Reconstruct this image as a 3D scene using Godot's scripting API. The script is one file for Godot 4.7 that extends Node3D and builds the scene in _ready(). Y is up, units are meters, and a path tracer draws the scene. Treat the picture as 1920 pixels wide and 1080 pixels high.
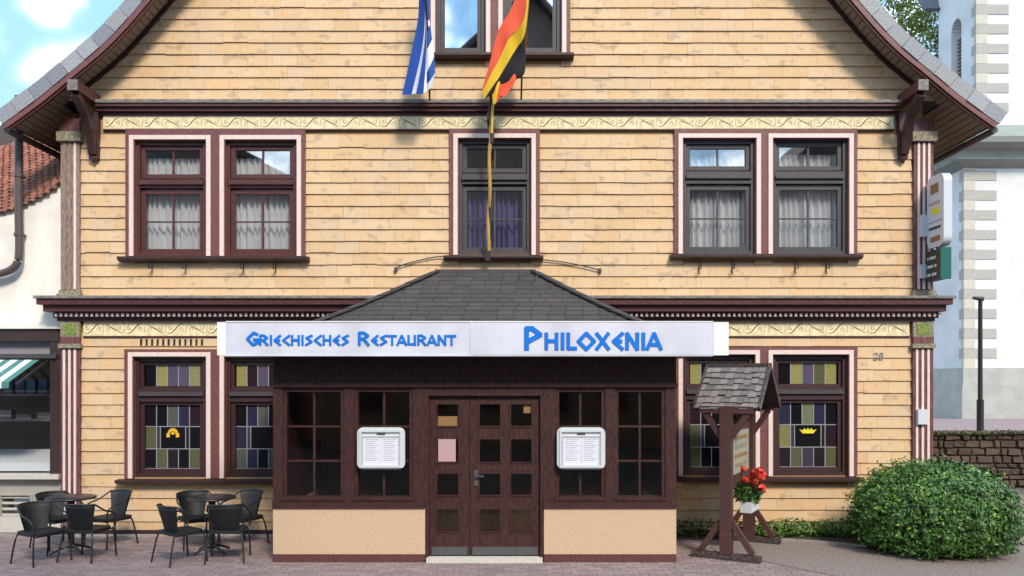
extends Node3D

# ---------------------------------------------------------------- basics
const CZ := 11.9      # metres from the camera to the front wall of the timber house (z = 0)
const EYE := 2.26
const F := 1500.0     # focal length in photograph pixels
const PY := 715.0     # row of the horizon
var rng := RandomNumberGenerator.new()
var M := {}

func X(px: float, z := 0.0) -> float: return (px - 960.0) * (CZ - z) / F
func Y(py: float, z := 0.0) -> float: return EYE - (py - PY) * (CZ - z) / F
func P(px: float, py: float, z := 0.0) -> Vector3: return Vector3(X(px, z), Y(py, z), z)

func numbered(n: String) -> String:
	if not has_node(n): return n
	var i := 1
	while has_node("%s_%03d" % [n, i]): i += 1
	return "%s_%03d" % [n, i]

func tag(o: Node, label: String, category: String, group := "", kind := ""):
	o.set_meta("label", label); o.set_meta("category", category)
	if group: o.set_meta("group", group)
	if kind: o.set_meta("kind", kind)

func thing(called: String, label: String, category: String, at := Vector3.ZERO, turn := 0.0, group := "") -> Node3D:
	var o := Node3D.new(); o.name = numbered(called); add_child(o)
	o.position = at; o.rotation.y = turn
	tag(o, label, category, group)
	return o

func part(parent: Node, called: String) -> Node3D:
	var o := Node3D.new(); o.name = called; parent.add_child(o, true)
	return o

func mi(parent: Node, called: String, mesh: Mesh, mat: Material) -> MeshInstance3D:
	var o := MeshInstance3D.new(); o.name = called; o.mesh = mesh
	if mat: o.material_override = mat
	parent.add_child(o, true)
	return o

func struct(called: String, mesh: Mesh, mat: Material) -> MeshInstance3D:
	var o := mi(self, called, mesh, mat); o.set_meta("kind", "structure")
	return o

var box_cache := {}
func bx(parent: Node, called: String, x0: float, y0: float, z0: float, x1: float, y1: float, z1: float, mat: Material) -> MeshInstance3D:
	var s := Vector3(absf(x1 - x0), absf(y1 - y0), absf(z1 - z0))
	var k := s.snappedf(0.0005)
	if not box_cache.has(k):
		var b := BoxMesh.new(); b.size = s; box_cache[k] = b
	var o := mi(parent, called, box_cache[k], mat)
	o.position = Vector3((x0 + x1) / 2, (y0 + y1) / 2, (z0 + z1) / 2)
	return o

# ---------------------------------------------------------------- mesh helpers
func begin() -> SurfaceTool:
	var st := SurfaceTool.new(); st.begin(Mesh.PRIMITIVE_TRIANGLES); st.set_smooth_group(-1)
	return st

func tri(st: SurfaceTool, a: Vector3, b: Vector3, c: Vector3):
	st.add_vertex(a); st.add_vertex(b); st.add_vertex(c)

func quad(st: SurfaceTool, a: Vector3, b: Vector3, c: Vector3, d: Vector3):   # clockwise as seen from the front
	tri(st, a, b, c); tri(st, a, c, d)

func done(st: SurfaceTool) -> ArrayMesh:
	st.generate_normals()
	return st.commit()

func sbox(st: SurfaceTool, xf: Transform3D, s: Vector3):
	var h := s / 2
	var v := []
	for i in 8: v.append(xf * Vector3(h.x if i & 1 else -h.x, h.y if i & 2 else -h.y, h.z if i & 4 else -h.z))
	quad(st, v[6], v[7], v[5], v[4]); quad(st, v[3], v[2], v[0], v[1])
	quad(st, v[2], v[6], v[4], v[0]); quad(st, v[7], v[3], v[1], v[5])
	quad(st, v[2], v[3], v[7], v[6]); quad(st, v[4], v[5], v[1], v[0])

func abox(st: SurfaceTool, x0: float, y0: float, z0: float, x1: float, y1: float, z1: float):
	sbox(st, Transform3D(Basis(), Vector3((x0 + x1) / 2, (y0 + y1) / 2, (z0 + z1) / 2)), Vector3(absf(x1 - x0), absf(y1 - y0), absf(z1 - z0)))

func look(d: Vector3) -> Basis:
	var up := Vector3.UP if absf(d.normalized().y) < 0.95 else Vector3.RIGHT
	var z := d.normalized()
	var x := up.cross(z).normalized()
	return Basis(x, z.cross(x), z)

func bar(st: SurfaceTool, a: Vector3, b: Vector3, w: float, h: float):
	sbox(st, Transform3D(look(b - a), (a + b) / 2), Vector3(w, h, a.distance_to(b)))

func tube(st: SurfaceTool, pts: Array, r: float, n := 8, r1 := -1.0):
	st.set_smooth_group(0)
	var rings := []
	for i in pts.size():
		var d: Vector3 = (pts[mini(i + 1, pts.size() - 1)] - pts[maxi(i - 1, 0)])
		var b := look(d)
		var rr := r if r1 < 0 else lerpf(r, r1, float(i) / (pts.size() - 1))
		var ring := []
		for k in n:
			var a := TAU * k / n
			ring.append(pts[i] + (b.x * cos(a) + b.y * sin(a)) * rr)
		rings.append(ring)
	for i in pts.size() - 1:
		for k in n:
			var k2 := (k + 1) % n
			quad(st, rings[i][k], rings[i][k2], rings[i + 1][k2], rings[i + 1][k])
	st.set_smooth_group(-1)
	for k in range(1, n - 1):
		tri(st, rings[0][0], rings[0][k + 1], rings[0][k])
		tri(st, rings[-1][0], rings[-1][k], rings[-1][k + 1])

func curve(pts: Array, n := 8) -> Array:   # smooth run of points through pts
	var out := []
	for i in pts.size() - 1:
		var p0: Vector3 = pts[maxi(i - 1, 0)]; var p1: Vector3 = pts[i]; var p2: Vector3 = pts[i + 1]; var p3: Vector3 = pts[mini(i + 2, pts.size() - 1)]
		for k in n: out.append(p1.cubic_interpolate(p2, p0, p3, float(k) / n))
	out.append(pts[-1])
	return out

func lathe(st: SurfaceTool, prof: Array, c := Vector3.ZERO, n := 20):   # prof of Vector2(radius, y), from top to bottom
	st.set_smooth_group(0)
	for i in prof.size() - 1:
		for k in n:
			var a := TAU * k / n; var b := TAU * (k + 1) / n
			var f := func(p: Vector2, t: float) -> Vector3: return c + Vector3(cos(t) * p.x, p.y, sin(t) * p.x)
			quad(st, f.call(prof[i], b), f.call(prof[i], a), f.call(prof[i + 1], a), f.call(prof[i + 1], b))
	st.set_smooth_group(-1)

func prism(st: SurfaceTool, poly: PackedVector2Array, z0: float, z1: float):   # outline in x, y pulled from z0 to z1
	if not Geometry2D.is_polygon_clockwise(poly): poly.reverse()
	var idx := Geometry2D.triangulate_polygon(poly)
	for i in range(0, idx.size(), 3):
		var a := poly[idx[i]]; var b := poly[idx[i + 1]]; var c := poly[idx[i + 2]]
		if (b - a).cross(c - a) > 0:
			var t := b; b = c; c = t
		tri(st, Vector3(a.x, a.y, z1), Vector3(b.x, b.y, z1), Vector3(c.x, c.y, z1))
		tri(st, Vector3(a.x, a.y, z0), Vector3(c.x, c.y, z0), Vector3(b.x, b.y, z0))
	for i in poly.size():
		var p := poly[i]; var q := poly[(i + 1) % poly.size()]
		quad(st, Vector3(p.x, p.y, z1), Vector3(p.x, p.y, z0), Vector3(q.x, q.y, z0), Vector3(q.x, q.y, z1))

func rounded(x0: float, y0: float, x1: float, y1: float, r: float, n := 5) -> PackedVector2Array:
	var o := PackedVector2Array()
	for c in [[x1 - r, y1 - r, 0.0], [x0 + r, y1 - r, 0.25], [x0 + r, y0 + r, 0.5], [x1 - r, y0 + r, 0.75]]:
		for k in n + 1:
			var a: float = TAU * (c[2] + 0.25 * k / n)
			o.append(Vector2(c[0] + cos(a) * r, c[1] + sin(a) * r))
	return o

# ---------------------------------------------------------------- materials
func s255(r: float, g: float, b: float) -> Color: return Color(r / 255.0, g / 255.0, b / 255.0)

func noise_tex(freq: float, lo: float, hi: float, seed_ := 1, size := 256, oct := 4, tint := Color(1, 1, 1)) -> ImageTexture:
	var n := FastNoiseLite.new(); n.seed = seed_; n.frequency = freq; n.fractal_octaves = oct
	var im := n.get_seamless_image(size, size, false, false, 0.15, true)
	im.convert(Image.FORMAT_RGB8)
	for y in size:
		for x in size:
			var v := im.get_pixel(x, y).r
			v = clampf((v - 0.25) * 2.0, 0, 1)
			var w := lerpf(lo, hi, v)
			im.set_pixel(x, y, Color(lerpf(tint.r * lo, hi, v) if tint != Color(1, 1, 1) else w, lerpf(tint.g * lo, hi, v) if tint != Color(1, 1, 1) else w, lerpf(tint.b * lo, hi, v) if tint != Color(1, 1, 1) else w))
	im.generate_mipmaps()
	return ImageTexture.create_from_image(im)

func bump_tex(freq: float, strength: float, seed_ := 1, size := 256) -> ImageTexture:
	var n := FastNoiseLite.new(); n.seed = seed_; n.frequency = freq; n.fractal_octaves = 4
	var im := n.get_seamless_image(size, size, false, false, 0.15, true)
	im.convert(Image.FORMAT_RGBA8)
	im.bump_map_to_normal_map(strength)
	im.generate_mipmaps()
	return ImageTexture.create_from_image(im)

var T := {}
func board_tex() -> ImageTexture:   # painted shingle wood: upright grain, with sparse grey weathering and rusty stains
	var n := FastNoiseLite.new(); n.seed = 41; n.frequency = 1.0; n.fractal_octaves = 3
	var size := 1024
	var im := Image.create(size, size, false, Image.FORMAT_RGB8)
	for y in size:
		for x in size:
			var u := float(x) / size; var v := float(y) / size
			# blend with the shifted copy so that the edges meet
			var g := n.get_noise_2d(u * 150.0, v * 22.0)
			var w := n.get_noise_2d(u * 9.0 + 50.0, v * 14.0 + 20.0)
			var st := n.get_noise_2d(u * 34.0 + 9.0, v * 11.0 + 70.0)
			var k := 0.955 + 0.045 * g
			var grey := smoothstep(0.28, 0.6, w) * 0.13 + smoothstep(0.42, 0.62, st) * 0.05
			var warm := smoothstep(0.2, 0.6, -w) * 0.05
			im.set_pixel(x, y, Color(k * (1.0 - grey), k * (1.0 - grey * 0.95 - warm * 0.6), k * (1.0 - grey * 0.7 - warm)))
	im.generate_mipmaps()
	return ImageTexture.create_from_image(im)

func mat(key: String, col: Color, rough := 0.7, tex := "", scale := Vector3.ONE, bump := "", metallic := 0.0, vcol := false) -> StandardMaterial3D:
	var m := StandardMaterial3D.new()
	m.albedo_color = col; m.roughness = rough; m.metallic = metallic
	if tex:
		m.albedo_texture = T[tex]
	if bump:
		m.normal_enabled = true; m.normal_texture = T[bump]; m.normal_scale = 0.6
	if tex or bump:
		m.uv1_triplanar = true; m.uv1_world_triplanar = true; m.uv1_scale = scale
	if vcol: m.vertex_color_use_as_albedo = true
	M[key] = m
	return m

func glass(key: String, col: Color, alpha: float, mirror: float, rough := 0.02):
	var m := StandardMaterial3D.new()
	m.transparency = BaseMaterial3D.TRANSPARENCY_ALPHA
	m.albedo_color = Color(col.r, col.g, col.b, alpha); m.roughness = rough; m.metallic = mirror
	m.albedo_texture = T.glass   # faint smears; a coated pane that mirrors a part of the light and lets the rest through
	M[key] = m

func materials():
	T.fine = noise_tex(0.05, 0.95, 1.0, 3)
	T.soft = noise_tex(0.012, 0.94, 1.0, 5)
	T.worn = noise_tex(0.04, 0.74, 1.0, 8)
	T.wood = noise_tex(0.03, 0.9, 1.0, 11)
	T.stone = noise_tex(0.09, 0.84, 1.0, 14)
	T.bump = bump_tex(0.06, 1.0, 4)
	T.bumpf = bump_tex(0.12, 2.0, 6)
	T.boards = board_tex()
	T.glass = noise_tex(0.03, 0.93, 1.0, 31, 128)
	T.flake = noise_tex(0.05, 0.35, 1.0, 21)
	mat("shingle", Color(1, 1, 1), 0.75, "boards", Vector3(0.31, 0.31, 0.31), "", 0, true)
	mat("backing", s255(170, 135, 90), 0.9)
	mat("maroon", s255(118, 72, 70), 0.5, "wood", Vector3(1.5, 1.5, 1.5), "bump")
	mat("maroon_dark", s255(86, 46, 46), 0.45, "wood", Vector3(1.2, 1.2, 1.2), "bump")
	mat("maroon_deep", s255(62, 36, 38), 0.5, "wood", Vector3(1.2, 1.2, 1.2), "bump")
	mat("grey_frame", s255(72, 66, 70), 0.5, "wood", Vector3(1.2, 1.2, 1.2))
	mat("fillet", s255(228, 205, 198), 0.6, "fine", Vector3(1.0, 1.0, 1.0))
	mat("olive", s255(154, 144, 120), 0.7, "worn", Vector3(1.5, 1.5, 1.5))
	mat("green_paint", s255(130, 150, 70), 0.7, "worn", Vector3(2, 2, 2))
	mat("weathered", s255(158, 136, 124), 0.85, "worn", Vector3(4, 0.6, 4), "bumpf")
	mat("pilaster", s255(118, 72, 72), 0.6, "worn", Vector3(2, 0.4, 2), "bump")
	mat("lead_cap", s255(135, 128, 122), 0.55, "worn", Vector3(0.8, 2, 2))
	mat("soffit", s255(150, 128, 108), 0.75, "wood", Vector3(1, 1, 1))
	mat("roof_slate", s255(95, 97, 104), 0.6, "stone", Vector3(1, 1, 1), "bump")
	for i in 4: mat("verge%d" % i, [s255(150, 152, 160), s255(165, 167, 174), s255(138, 141, 150), s255(157, 158, 163)][i], 0.55, "stone", Vector3(1.4, 1.4, 1.4), "bump")
	for i in 4: mat("slate%d" % i, [s255(74, 70, 71), s255(69, 67, 69), s255(79, 74, 73), s255(72, 67, 67)][i], 0.75, "stone", Vector3(1.4, 1.4, 1.4), "bump")
	mat("porch_wood", s255(68, 37, 36), 0.5, "worn", Vector3(2.2, 0.5, 2.2), "bump")
	mat("porch_plaster", s255(200, 172, 143), 0.85, "fine", Vector3(1.6, 1.6, 1.6))
	mat("plinth_tile", s255(98, 58, 54), 0.55, "stone", Vector3(1, 1, 1))
	mat("sign_face", s255(212, 213, 226), 0.35, "soft", Vector3(0.4, 0.4, 0.4))
	mat("sign_end", s255(236, 236, 234), 0.4)
	mat("sign_blue", s255(16, 112, 208), 0.4)
	mat("white_plastic", s255(200, 204, 210), 0.35)
	mat("paper", s255(214, 216, 226), 0.8)
	mat("old_poster", s255(150, 146, 128), 0.8)
	mat("ink", s255(158, 160, 174), 0.8)
	mat("pink_paper", s255(186, 146, 152), 0.8)
	mat("tan_paper", s255(140, 106, 68), 0.8)
	mat("white_stone", s255(200, 194, 186), 0.7, "fine", Vector3(1, 1, 1))
	mat("steel", s255(92, 95, 96), 0.6, "fine", Vector3.ONE, "", 0.5)
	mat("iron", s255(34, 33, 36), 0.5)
	mat("brass", s255(180, 150, 100), 0.35, "", Vector3.ONE, "", 0.9)
	mat("curtain", s255(240, 242, 245), 0.9)
	M.curtain.backlight = Color(0.5, 0.5, 0.5)
	mat("violet_curtain", s255(120, 108, 160), 0.9)
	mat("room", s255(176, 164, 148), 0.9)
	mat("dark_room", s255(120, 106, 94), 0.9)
	mat("panelling", s255(92, 62, 46), 0.6, "wood", Vector3(1.5, 0.5, 1.5))
	glass("pane", Color(1, 1, 1), 0.26, 1.0)
	glass("pane_dark", Color(0.75, 0.68, 0.62), 0.13, 1.0)
	glass("shop_glass", Color(1, 1, 1), 0.05, 1.0)
	glass("pane_sky", Color(0.95, 0.97, 1), 0.7, 1.0)
	var sg := {"sg_yellow": s255(142, 137, 89), "sg_olive": s255(101, 102, 76), "sg_violet": s255(74, 66, 85), "sg_blue": s255(51, 52, 76), "sg_dark": s255(28, 25, 31), "sg_grey": s255(95, 100, 96), "sg_plum": s255(50, 37, 46), "sg_green": s255(127, 131, 105)}
	sg.merge({"sg_amber": s255(164, 156, 98), "sg_straw": s255(152, 152, 112), "sg_lilac": s255(100, 90, 112)})
	for k in sg: mat(k, sg[k], 0.14, "worn", Vector3(5, 5, 5), "bump")
	mat("came", s255(160, 160, 164), 0.45, "", Vector3.ONE, "", 0.3)
	mat("gold", s255(226, 176, 40), 0.5)
	mat("lemon", s255(222, 208, 44), 0.5)
	mat("rattan", s255(31, 33, 36), 0.6, "flake", Vector3(9, 9, 9), "bumpf")
	mat("chair_metal", s255(30, 31, 34), 0.45)
	mat("table_top", s255(36, 36, 40), 0.35, "fine", Vector3(1, 1, 1))
	mat("old_shake", Color(1, 1, 1), 0.9, "stone", Vector3(2, 2, 2), "bumpf", 0, true)
	mat("stand_wood", s255(80, 48, 47), 0.65, "wood", Vector3(2, 0.6, 2), "bump")
	mat("grey_wood", s255(98, 84, 80), 0.8, "flake", Vector3(2, 2, 2), "bumpf")
	mat("leaf", Color(1, 1, 1), 0.45, "", Vector3.ONE, "", 0, true)
	M.leaf.backlight = Color(0.25, 0.3, 0.12)
	mat("tree_leaf", Color(1, 1, 1), 0.6, "", Vector3.ONE, "", 0, true)
	M.tree_leaf.backlight = Color(0.35, 0.4, 0.15)
	mat("bark", s255(80, 66, 54), 0.9, "stone", Vector3(1, 1, 1), "bumpf")
	mat("petal", Color(1, 1, 1), 0.55, "", Vector3.ONE, "", 0, true)
	M.petal.backlight = Color(0.3, 0.06, 0.04)
	mat("soil", s255(70, 56, 46), 0.95, "stone", Vector3(2, 2, 2), "bumpf")
	mat("paver", Color(1, 1, 1), 0.85, "stone", Vector3(0.9, 0.9, 0.9), "bumpf", 0, true)
	mat("asphalt", s255(74, 72, 74), 0.9, "stone", Vector3(0.6, 0.6, 0.6), "bumpf")
	mat("tar", s255(136, 122, 116), 0.9, "stone", Vector3(0.8, 0.8, 0.8), "bumpf")
	mat("joint", s255(104, 92, 90), 0.95, "stone", Vector3(1, 1, 1))
	mat("kerb", s255(158, 150, 142), 0.85, "stone", Vector3(1, 1, 1), "bump")
	mat("plaza", s255(150, 128, 128), 0.9, "stone", Vector3(0.3, 0.3, 0.3))
	mat("plaster_white", s255(236, 229, 220), 0.9, "soft", Vector3(0.5, 0.5, 0.5), "")
	mat("church_white", s255(218, 218, 218), 0.9, "soft", Vector3(0.15, 0.15, 0.15))
	mat("quoin", s255(172, 169, 162), 0.9, "fine", Vector3(0.6, 0.6, 0.6))
	mat("quoin_light", s255(196, 190, 177), 0.9, "fine", Vector3(0.6, 0.6, 0.6))
	mat("plinth_stone", s255(170, 171, 165), 0.9, "soft", Vector3(0.4, 0.4, 0.4))
	mat("copper", s255(138, 144, 136), 0.7, "soft", Vector3(0.4, 0.4, 0.4))
	mat("rubble", Color(1, 1, 1), 0.9, "stone", Vector3(1.2, 1.2, 1.2), "bumpf", 0, true)
	mat("moss", s255(80, 78, 46), 0.95, "flake", Vector3(1, 1, 1))
	mat("terracotta", Color(1, 1, 1), 0.8, "stone", Vector3(2, 2, 2), "bump", 0, true)
	mat("pipe", s255(84, 72, 70), 0.5, "fine", Vector3(1, 1, 1))
	mat("shop_brown", s255(58, 40, 40), 0.5, "wood", Vector3(1, 1, 1))
	mat("shop_base", s255(170, 164, 158), 0.85, "soft", Vector3(0.6, 0.6, 0.6))
	mat("awning_green", s255(70, 120, 116), 0.8)
	mat("awning_white", s255(216, 226, 220), 0.8)
	mat("teal", s255(50, 120, 150), 0.5)
	mat("blue_box", s255(50, 80, 150), 0.5)
	mat("grey_goods", s255(130, 128, 134), 0.6)
	mat("cloth", Color(1, 1, 1), 0.75, "", Vector3.ONE, "", 0, true)
	M.cloth.backlight = Color(0.3, 0.3, 0.3)
	mat("sign_green", s255(20, 96, 86), 0.4)
	mat("sign_dark", s255(48, 48, 40), 0.5)
	mat("house_far", s255(96, 84, 76), 0.9, "soft", Vector3(0.2, 0.2, 0.2))
	mat("house_far2", s255(88, 76, 70), 0.9, "soft", Vector3(0.2, 0.2, 0.2))
	mat("tile_far", s255(62, 44, 40), 0.85, "stone", Vector3(0.3, 0.3, 0.3))

# ---------------------------------------------------------------- the scene
func _ready():
	rng.seed = 20
	var cam := Camera3D.new(); cam.name = "camera"; add_child(cam)
	cam.position = Vector3(0, EYE, CZ)
	cam.set_frustum(1080.0 / F * 0.1, Vector2(0, (PY - 540.0) / F * 0.1), 0.1, 600.0)
	cam.current = true

	var env := Environment.new()
	env.background_mode = Environment.BG_SKY
	var sm := ProceduralSkyMaterial.new()
	sm.sky_top_color = s255(104, 148, 184); sm.sky_horizon_color = s255(156, 182, 200)
	sm.sky_curve = 0.2; sm.sky_energy_multiplier = 1.0
	sm.ground_bottom_color = s255(110, 104, 100); sm.ground_horizon_color = s255(170, 180, 190)
	sm.sky_cover = clouds(); sm.sky_cover_modulate = Color(1, 1, 1)
	var sky := Sky.new(); sky.sky_material = sm
	env.sky = sky
	env.background_energy_multiplier = 1.8
	env.tonemap_mode = Environment.TONE_MAPPER_LINEAR
	env.tonemap_exposure = 1.46
	env.sdfgi_enabled = true; env.ssao_enabled = true; env.ssil_enabled = true
	var we := WorldEnvironment.new(); we.name = "world_environment"; we.environment = env; add_child(we)

	var sun := DirectionalLight3D.new(); sun.name = "sun"; add_child(sun)
	sun.light_energy = 0.85; sun.light_angular_distance = 11.0; sun.light_color = Color(1.0, 0.955, 0.88)
	sun.shadow_enabled = true
	sun.rotation_degrees = Vector3(-42, 22, 0)

	materials()
	ground()
	timber_house()
	porch()
	neighbour()
	church()
	opposite()
	name_sign()
	flags()
	menu_cases()
	wall_sign()
	seating()
	notice_stand()
	planting()

func clouds() -> ImageTexture:
	var n := FastNoiseLite.new(); n.seed = 4; n.frequency = 5.0; n.fractal_octaves = 6; n.fractal_gain = 0.55
	var w := 768; var h := 384
	var im := Image.create(w, h, false, Image.FORMAT_RGBA8)
	for y in h:
		var v := PI * (y + 0.5) / h
		for x in w:
			var u := TAU * (x + 0.5) / w
			var d := Vector3(sin(v) * cos(u), cos(v), sin(v) * sin(u))
			var a := 0.0
			if d.y > 0.0:
				var k := n.get_noise_3d(d.x * 1.6, d.y * 3.2, d.z * 1.6)
				a = smoothstep(-0.04, 0.24, k)
			im.set_pixel(x, y, Color(0.93, 0.92, 0.91, a * 0.75))
	return ImageTexture.create_from_image(im)

# ---------------------------------------------------------------- ground
func ground():
	var st := begin()
	quad(st, Vector3(-300, -0.13, -300), Vector3(300, -0.13, -300), Vector3(300, -0.13, 300), Vector3(-300, -0.13, 300))
	struct("ground", done(st), M.asphalt)
	var pv := struct("pavement", BoxMesh.new(), M.joint)
	(pv.mesh as BoxMesh).size = Vector3(34, 0.12, 14); pv.position = Vector3(0, -0.064, -1.6)
	# the pavers that lie in view, laid in running bond with sunk joints
	st = begin()
	var w := 0.2; var d := 0.1
	for j in 40:
		var z := 3.9 - j * d
		for i in 100:
			var x := -9.5 + i * w + (0.1 if j % 2 else 0.0)
			if x > 4.0 and z > 0.4 and Vector2((x - 5.5) / 1.0, (z - 1.2) / 0.75).length() < 1: continue
			var red := clampf(1.0 - absf(x + 2.9) / 3.0, 0, 1) * 0.0 + (0.3 if rng.randf() < 0.25 else 0.0)
			var k := rng.randf_range(0.8, 1.12)
			st.set_color(Color(0.30 * k + red * 0.06, 0.222 * k, 0.218 * k))
			var y := rng.randf_range(-0.0015, 0.0015)
			var g := 0.004
			var a := Vector3(x + g, y, z - d + g); var b := Vector3(x + w - g, y, z - d + g); var c := Vector3(x + w - g, y, z - g); var e := Vector3(x + g, y, z - g)
			quad(st, a, b, c, e)
			var dn := Vector3(0, -0.006, 0)
			quad(st, e, c, c + dn, e + dn)
			quad(st, a + dn, a, e, e + dn); quad(st, c, b, b + dn, c + dn)
	var o := mi(pv, "pavers", done(st), M.paver); o.position = -pv.position; o.set_meta("kind", "stuff")
	# pale gutter stones in front of the walls on the shop's side
	for i in 14:
		bx(pv, "edge_stone", -9.4 + i * 0.4 + 0.004 - pv.position.x, -0.05 - pv.position.y, 0.14 - pv.position.z, -9.4 + (i + 1) * 0.4 - 0.004 - pv.position.x, 0.012 - pv.position.y, 0.3 - pv.position.z, M.kerb)
	# grey tarred path round the bush
	st = begin()
	prism(st, PackedVector2Array([Vector2(3.2, -0.45), Vector2(2.7, -1.0), Vector2(2.72, -1.3), Vector2(3.19, -1.93), Vector2(3.72, -2.6), Vector2(4.6, -3.6), Vector2(10.5, -3.6), Vector2(10.5, 4.0), Vector2(6.4, 4.0), Vector2(6.4, -0.1)]), 0.0, 0.009)
	var pa := struct("path", done(st), M.tar); pa.rotation.x = -PI / 2
	# raised churchyard behind the house
	st = begin()
	var rows := [[-5.1, 1.14], [-18.1, 0.86], [-60.0, 0.6], [-120.0, 0.6]]
	for i in 3:
		var a = rows[i]; var b = rows[i + 1]
		quad(st, Vector3(7.6, b[1], b[0]), Vector3(120, b[1], b[0]), Vector3(120, a[1], a[0]), Vector3(7.6, a[1], a[0]))
	quad(st, Vector3(7.6, 1.14, -5.1), Vector3(120, 1.14, -5.1), Vector3(120, -0.2, -5.1), Vector3(7.6, -0.2, -5.1))
	quad(st, Vector3(7.6, 0.6, -120), Vector3(7.6, 1.14, -5.1), Vector3(7.6, -0.2, -5.1), Vector3(7.6, -0.2, -120))
	struct("churchyard", done(st), M.plaza)

# ---------------------------------------------------------------- the timber house
const CX := -0.16
var PROF := [[7.12, 5.90], [6.62, 6.26], [6.16, 6.64], [5.76, 6.97], [5.44, 7.29], [5.11, 7.67], [4.3, 8.63], [3.4, 9.75], [2.4, 11.05], [1.2, 12.65], [0.0, 14.2]]

func prof_y(u: float) -> float:
	for i in PROF.size() - 1:
		if u <= PROF[i][0] and u >= PROF[i + 1][0]:
			return remap(u, PROF[i][0], PROF[i + 1][0], PROF[i][1], PROF[i + 1][1])
	return PROF[0][1]

func prof_u(y: float) -> float:   # half width of the roof's underside at a height
	for i in PROF.size() - 1:
		if y >= PROF[i][1] and y <= PROF[i + 1][1]:
			return remap(y, PROF[i][1], PROF[i + 1][1], PROF[i][0], PROF[i + 1][0])
	return PROF[0][0]

# openings of the front wall, in photograph pixels on the wall's plane: frame rectangles
var UP := [[255, 265, 388, 481], [424, 265, 557, 481], [860, 262, 995, 478], [1280, 262, 1415, 477], [1448, 258, 1588, 477]]
var LO := [[253, 670, 388, 895], [424, 670, 557, 895], [1280, 666, 1413, 892], [1448, 666, 1588, 892]]
var GA := [[818, -75, 910, 103], [944, -75, 1052, 103]]
const WL := -6.66
const WR := 6.22

func in_open(x0: float, x1: float, y0: float, y1: float, holes: Array) -> Array:   # spans of [x0, x1] outside the holes
	var spans := [[x0, x1]]
	for h in holes:
		if y1 <= h[1] + 0.004 or y0 >= h[3] - 0.004: continue
		var nx := []
		for s in spans:
			if h[2] <= s[0] or h[0] >= s[1]: nx.append(s); continue
			if h[0] > s[0]: nx.append([s[0], h[0]])
			if h[2] < s[1]: nx.append([h[2], s[1]])
		spans = nx
	return spans

func wedge(st: SurfaceTool, x0: float, x1: float, y0: float, y1: float, col: Color, jit := 0.0):
	y0 += rng.randf_range(-0.002, 0.002) + (rng.randf_range(0.004, 0.011) if rng.randf() < 0.06 else 0.0)
	st.set_color(col)
	var t0 := 0.024 + jit; var t1 := 0.003
	var a := Vector3(x0, y1, t1); var b := Vector3(x1, y1, t1); var c := Vector3(x1, y0, t0); var d := Vector3(x0, y0, t0)
	quad(st, a, b, c, d)
	quad(st, d, c, Vector3(x1, y0, -0.004), Vector3(x0, y0, -0.004))
	quad(st, b, Vector3(x1, y1, -0.004), Vector3(x1, y0, -0.004), c)
	quad(st, Vector3(x0, y1, -0.004), a, d, Vector3(x0, y0, -0.004))

func shingle_tone(i: int) -> Color:
	var k: float = [0.93, 0.96, 0.975, 0.99, 1.0, 1.015, 1.03, 1.05][i]
	var w: float = [-0.045, 0.03, -0.03, 0.03, 0.0, -0.03, 0.025, -0.015][i]
	return Color(0.70 * k, (0.48 - w * 0.5) * k, (0.282 - w * 0.8) * k)

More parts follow.
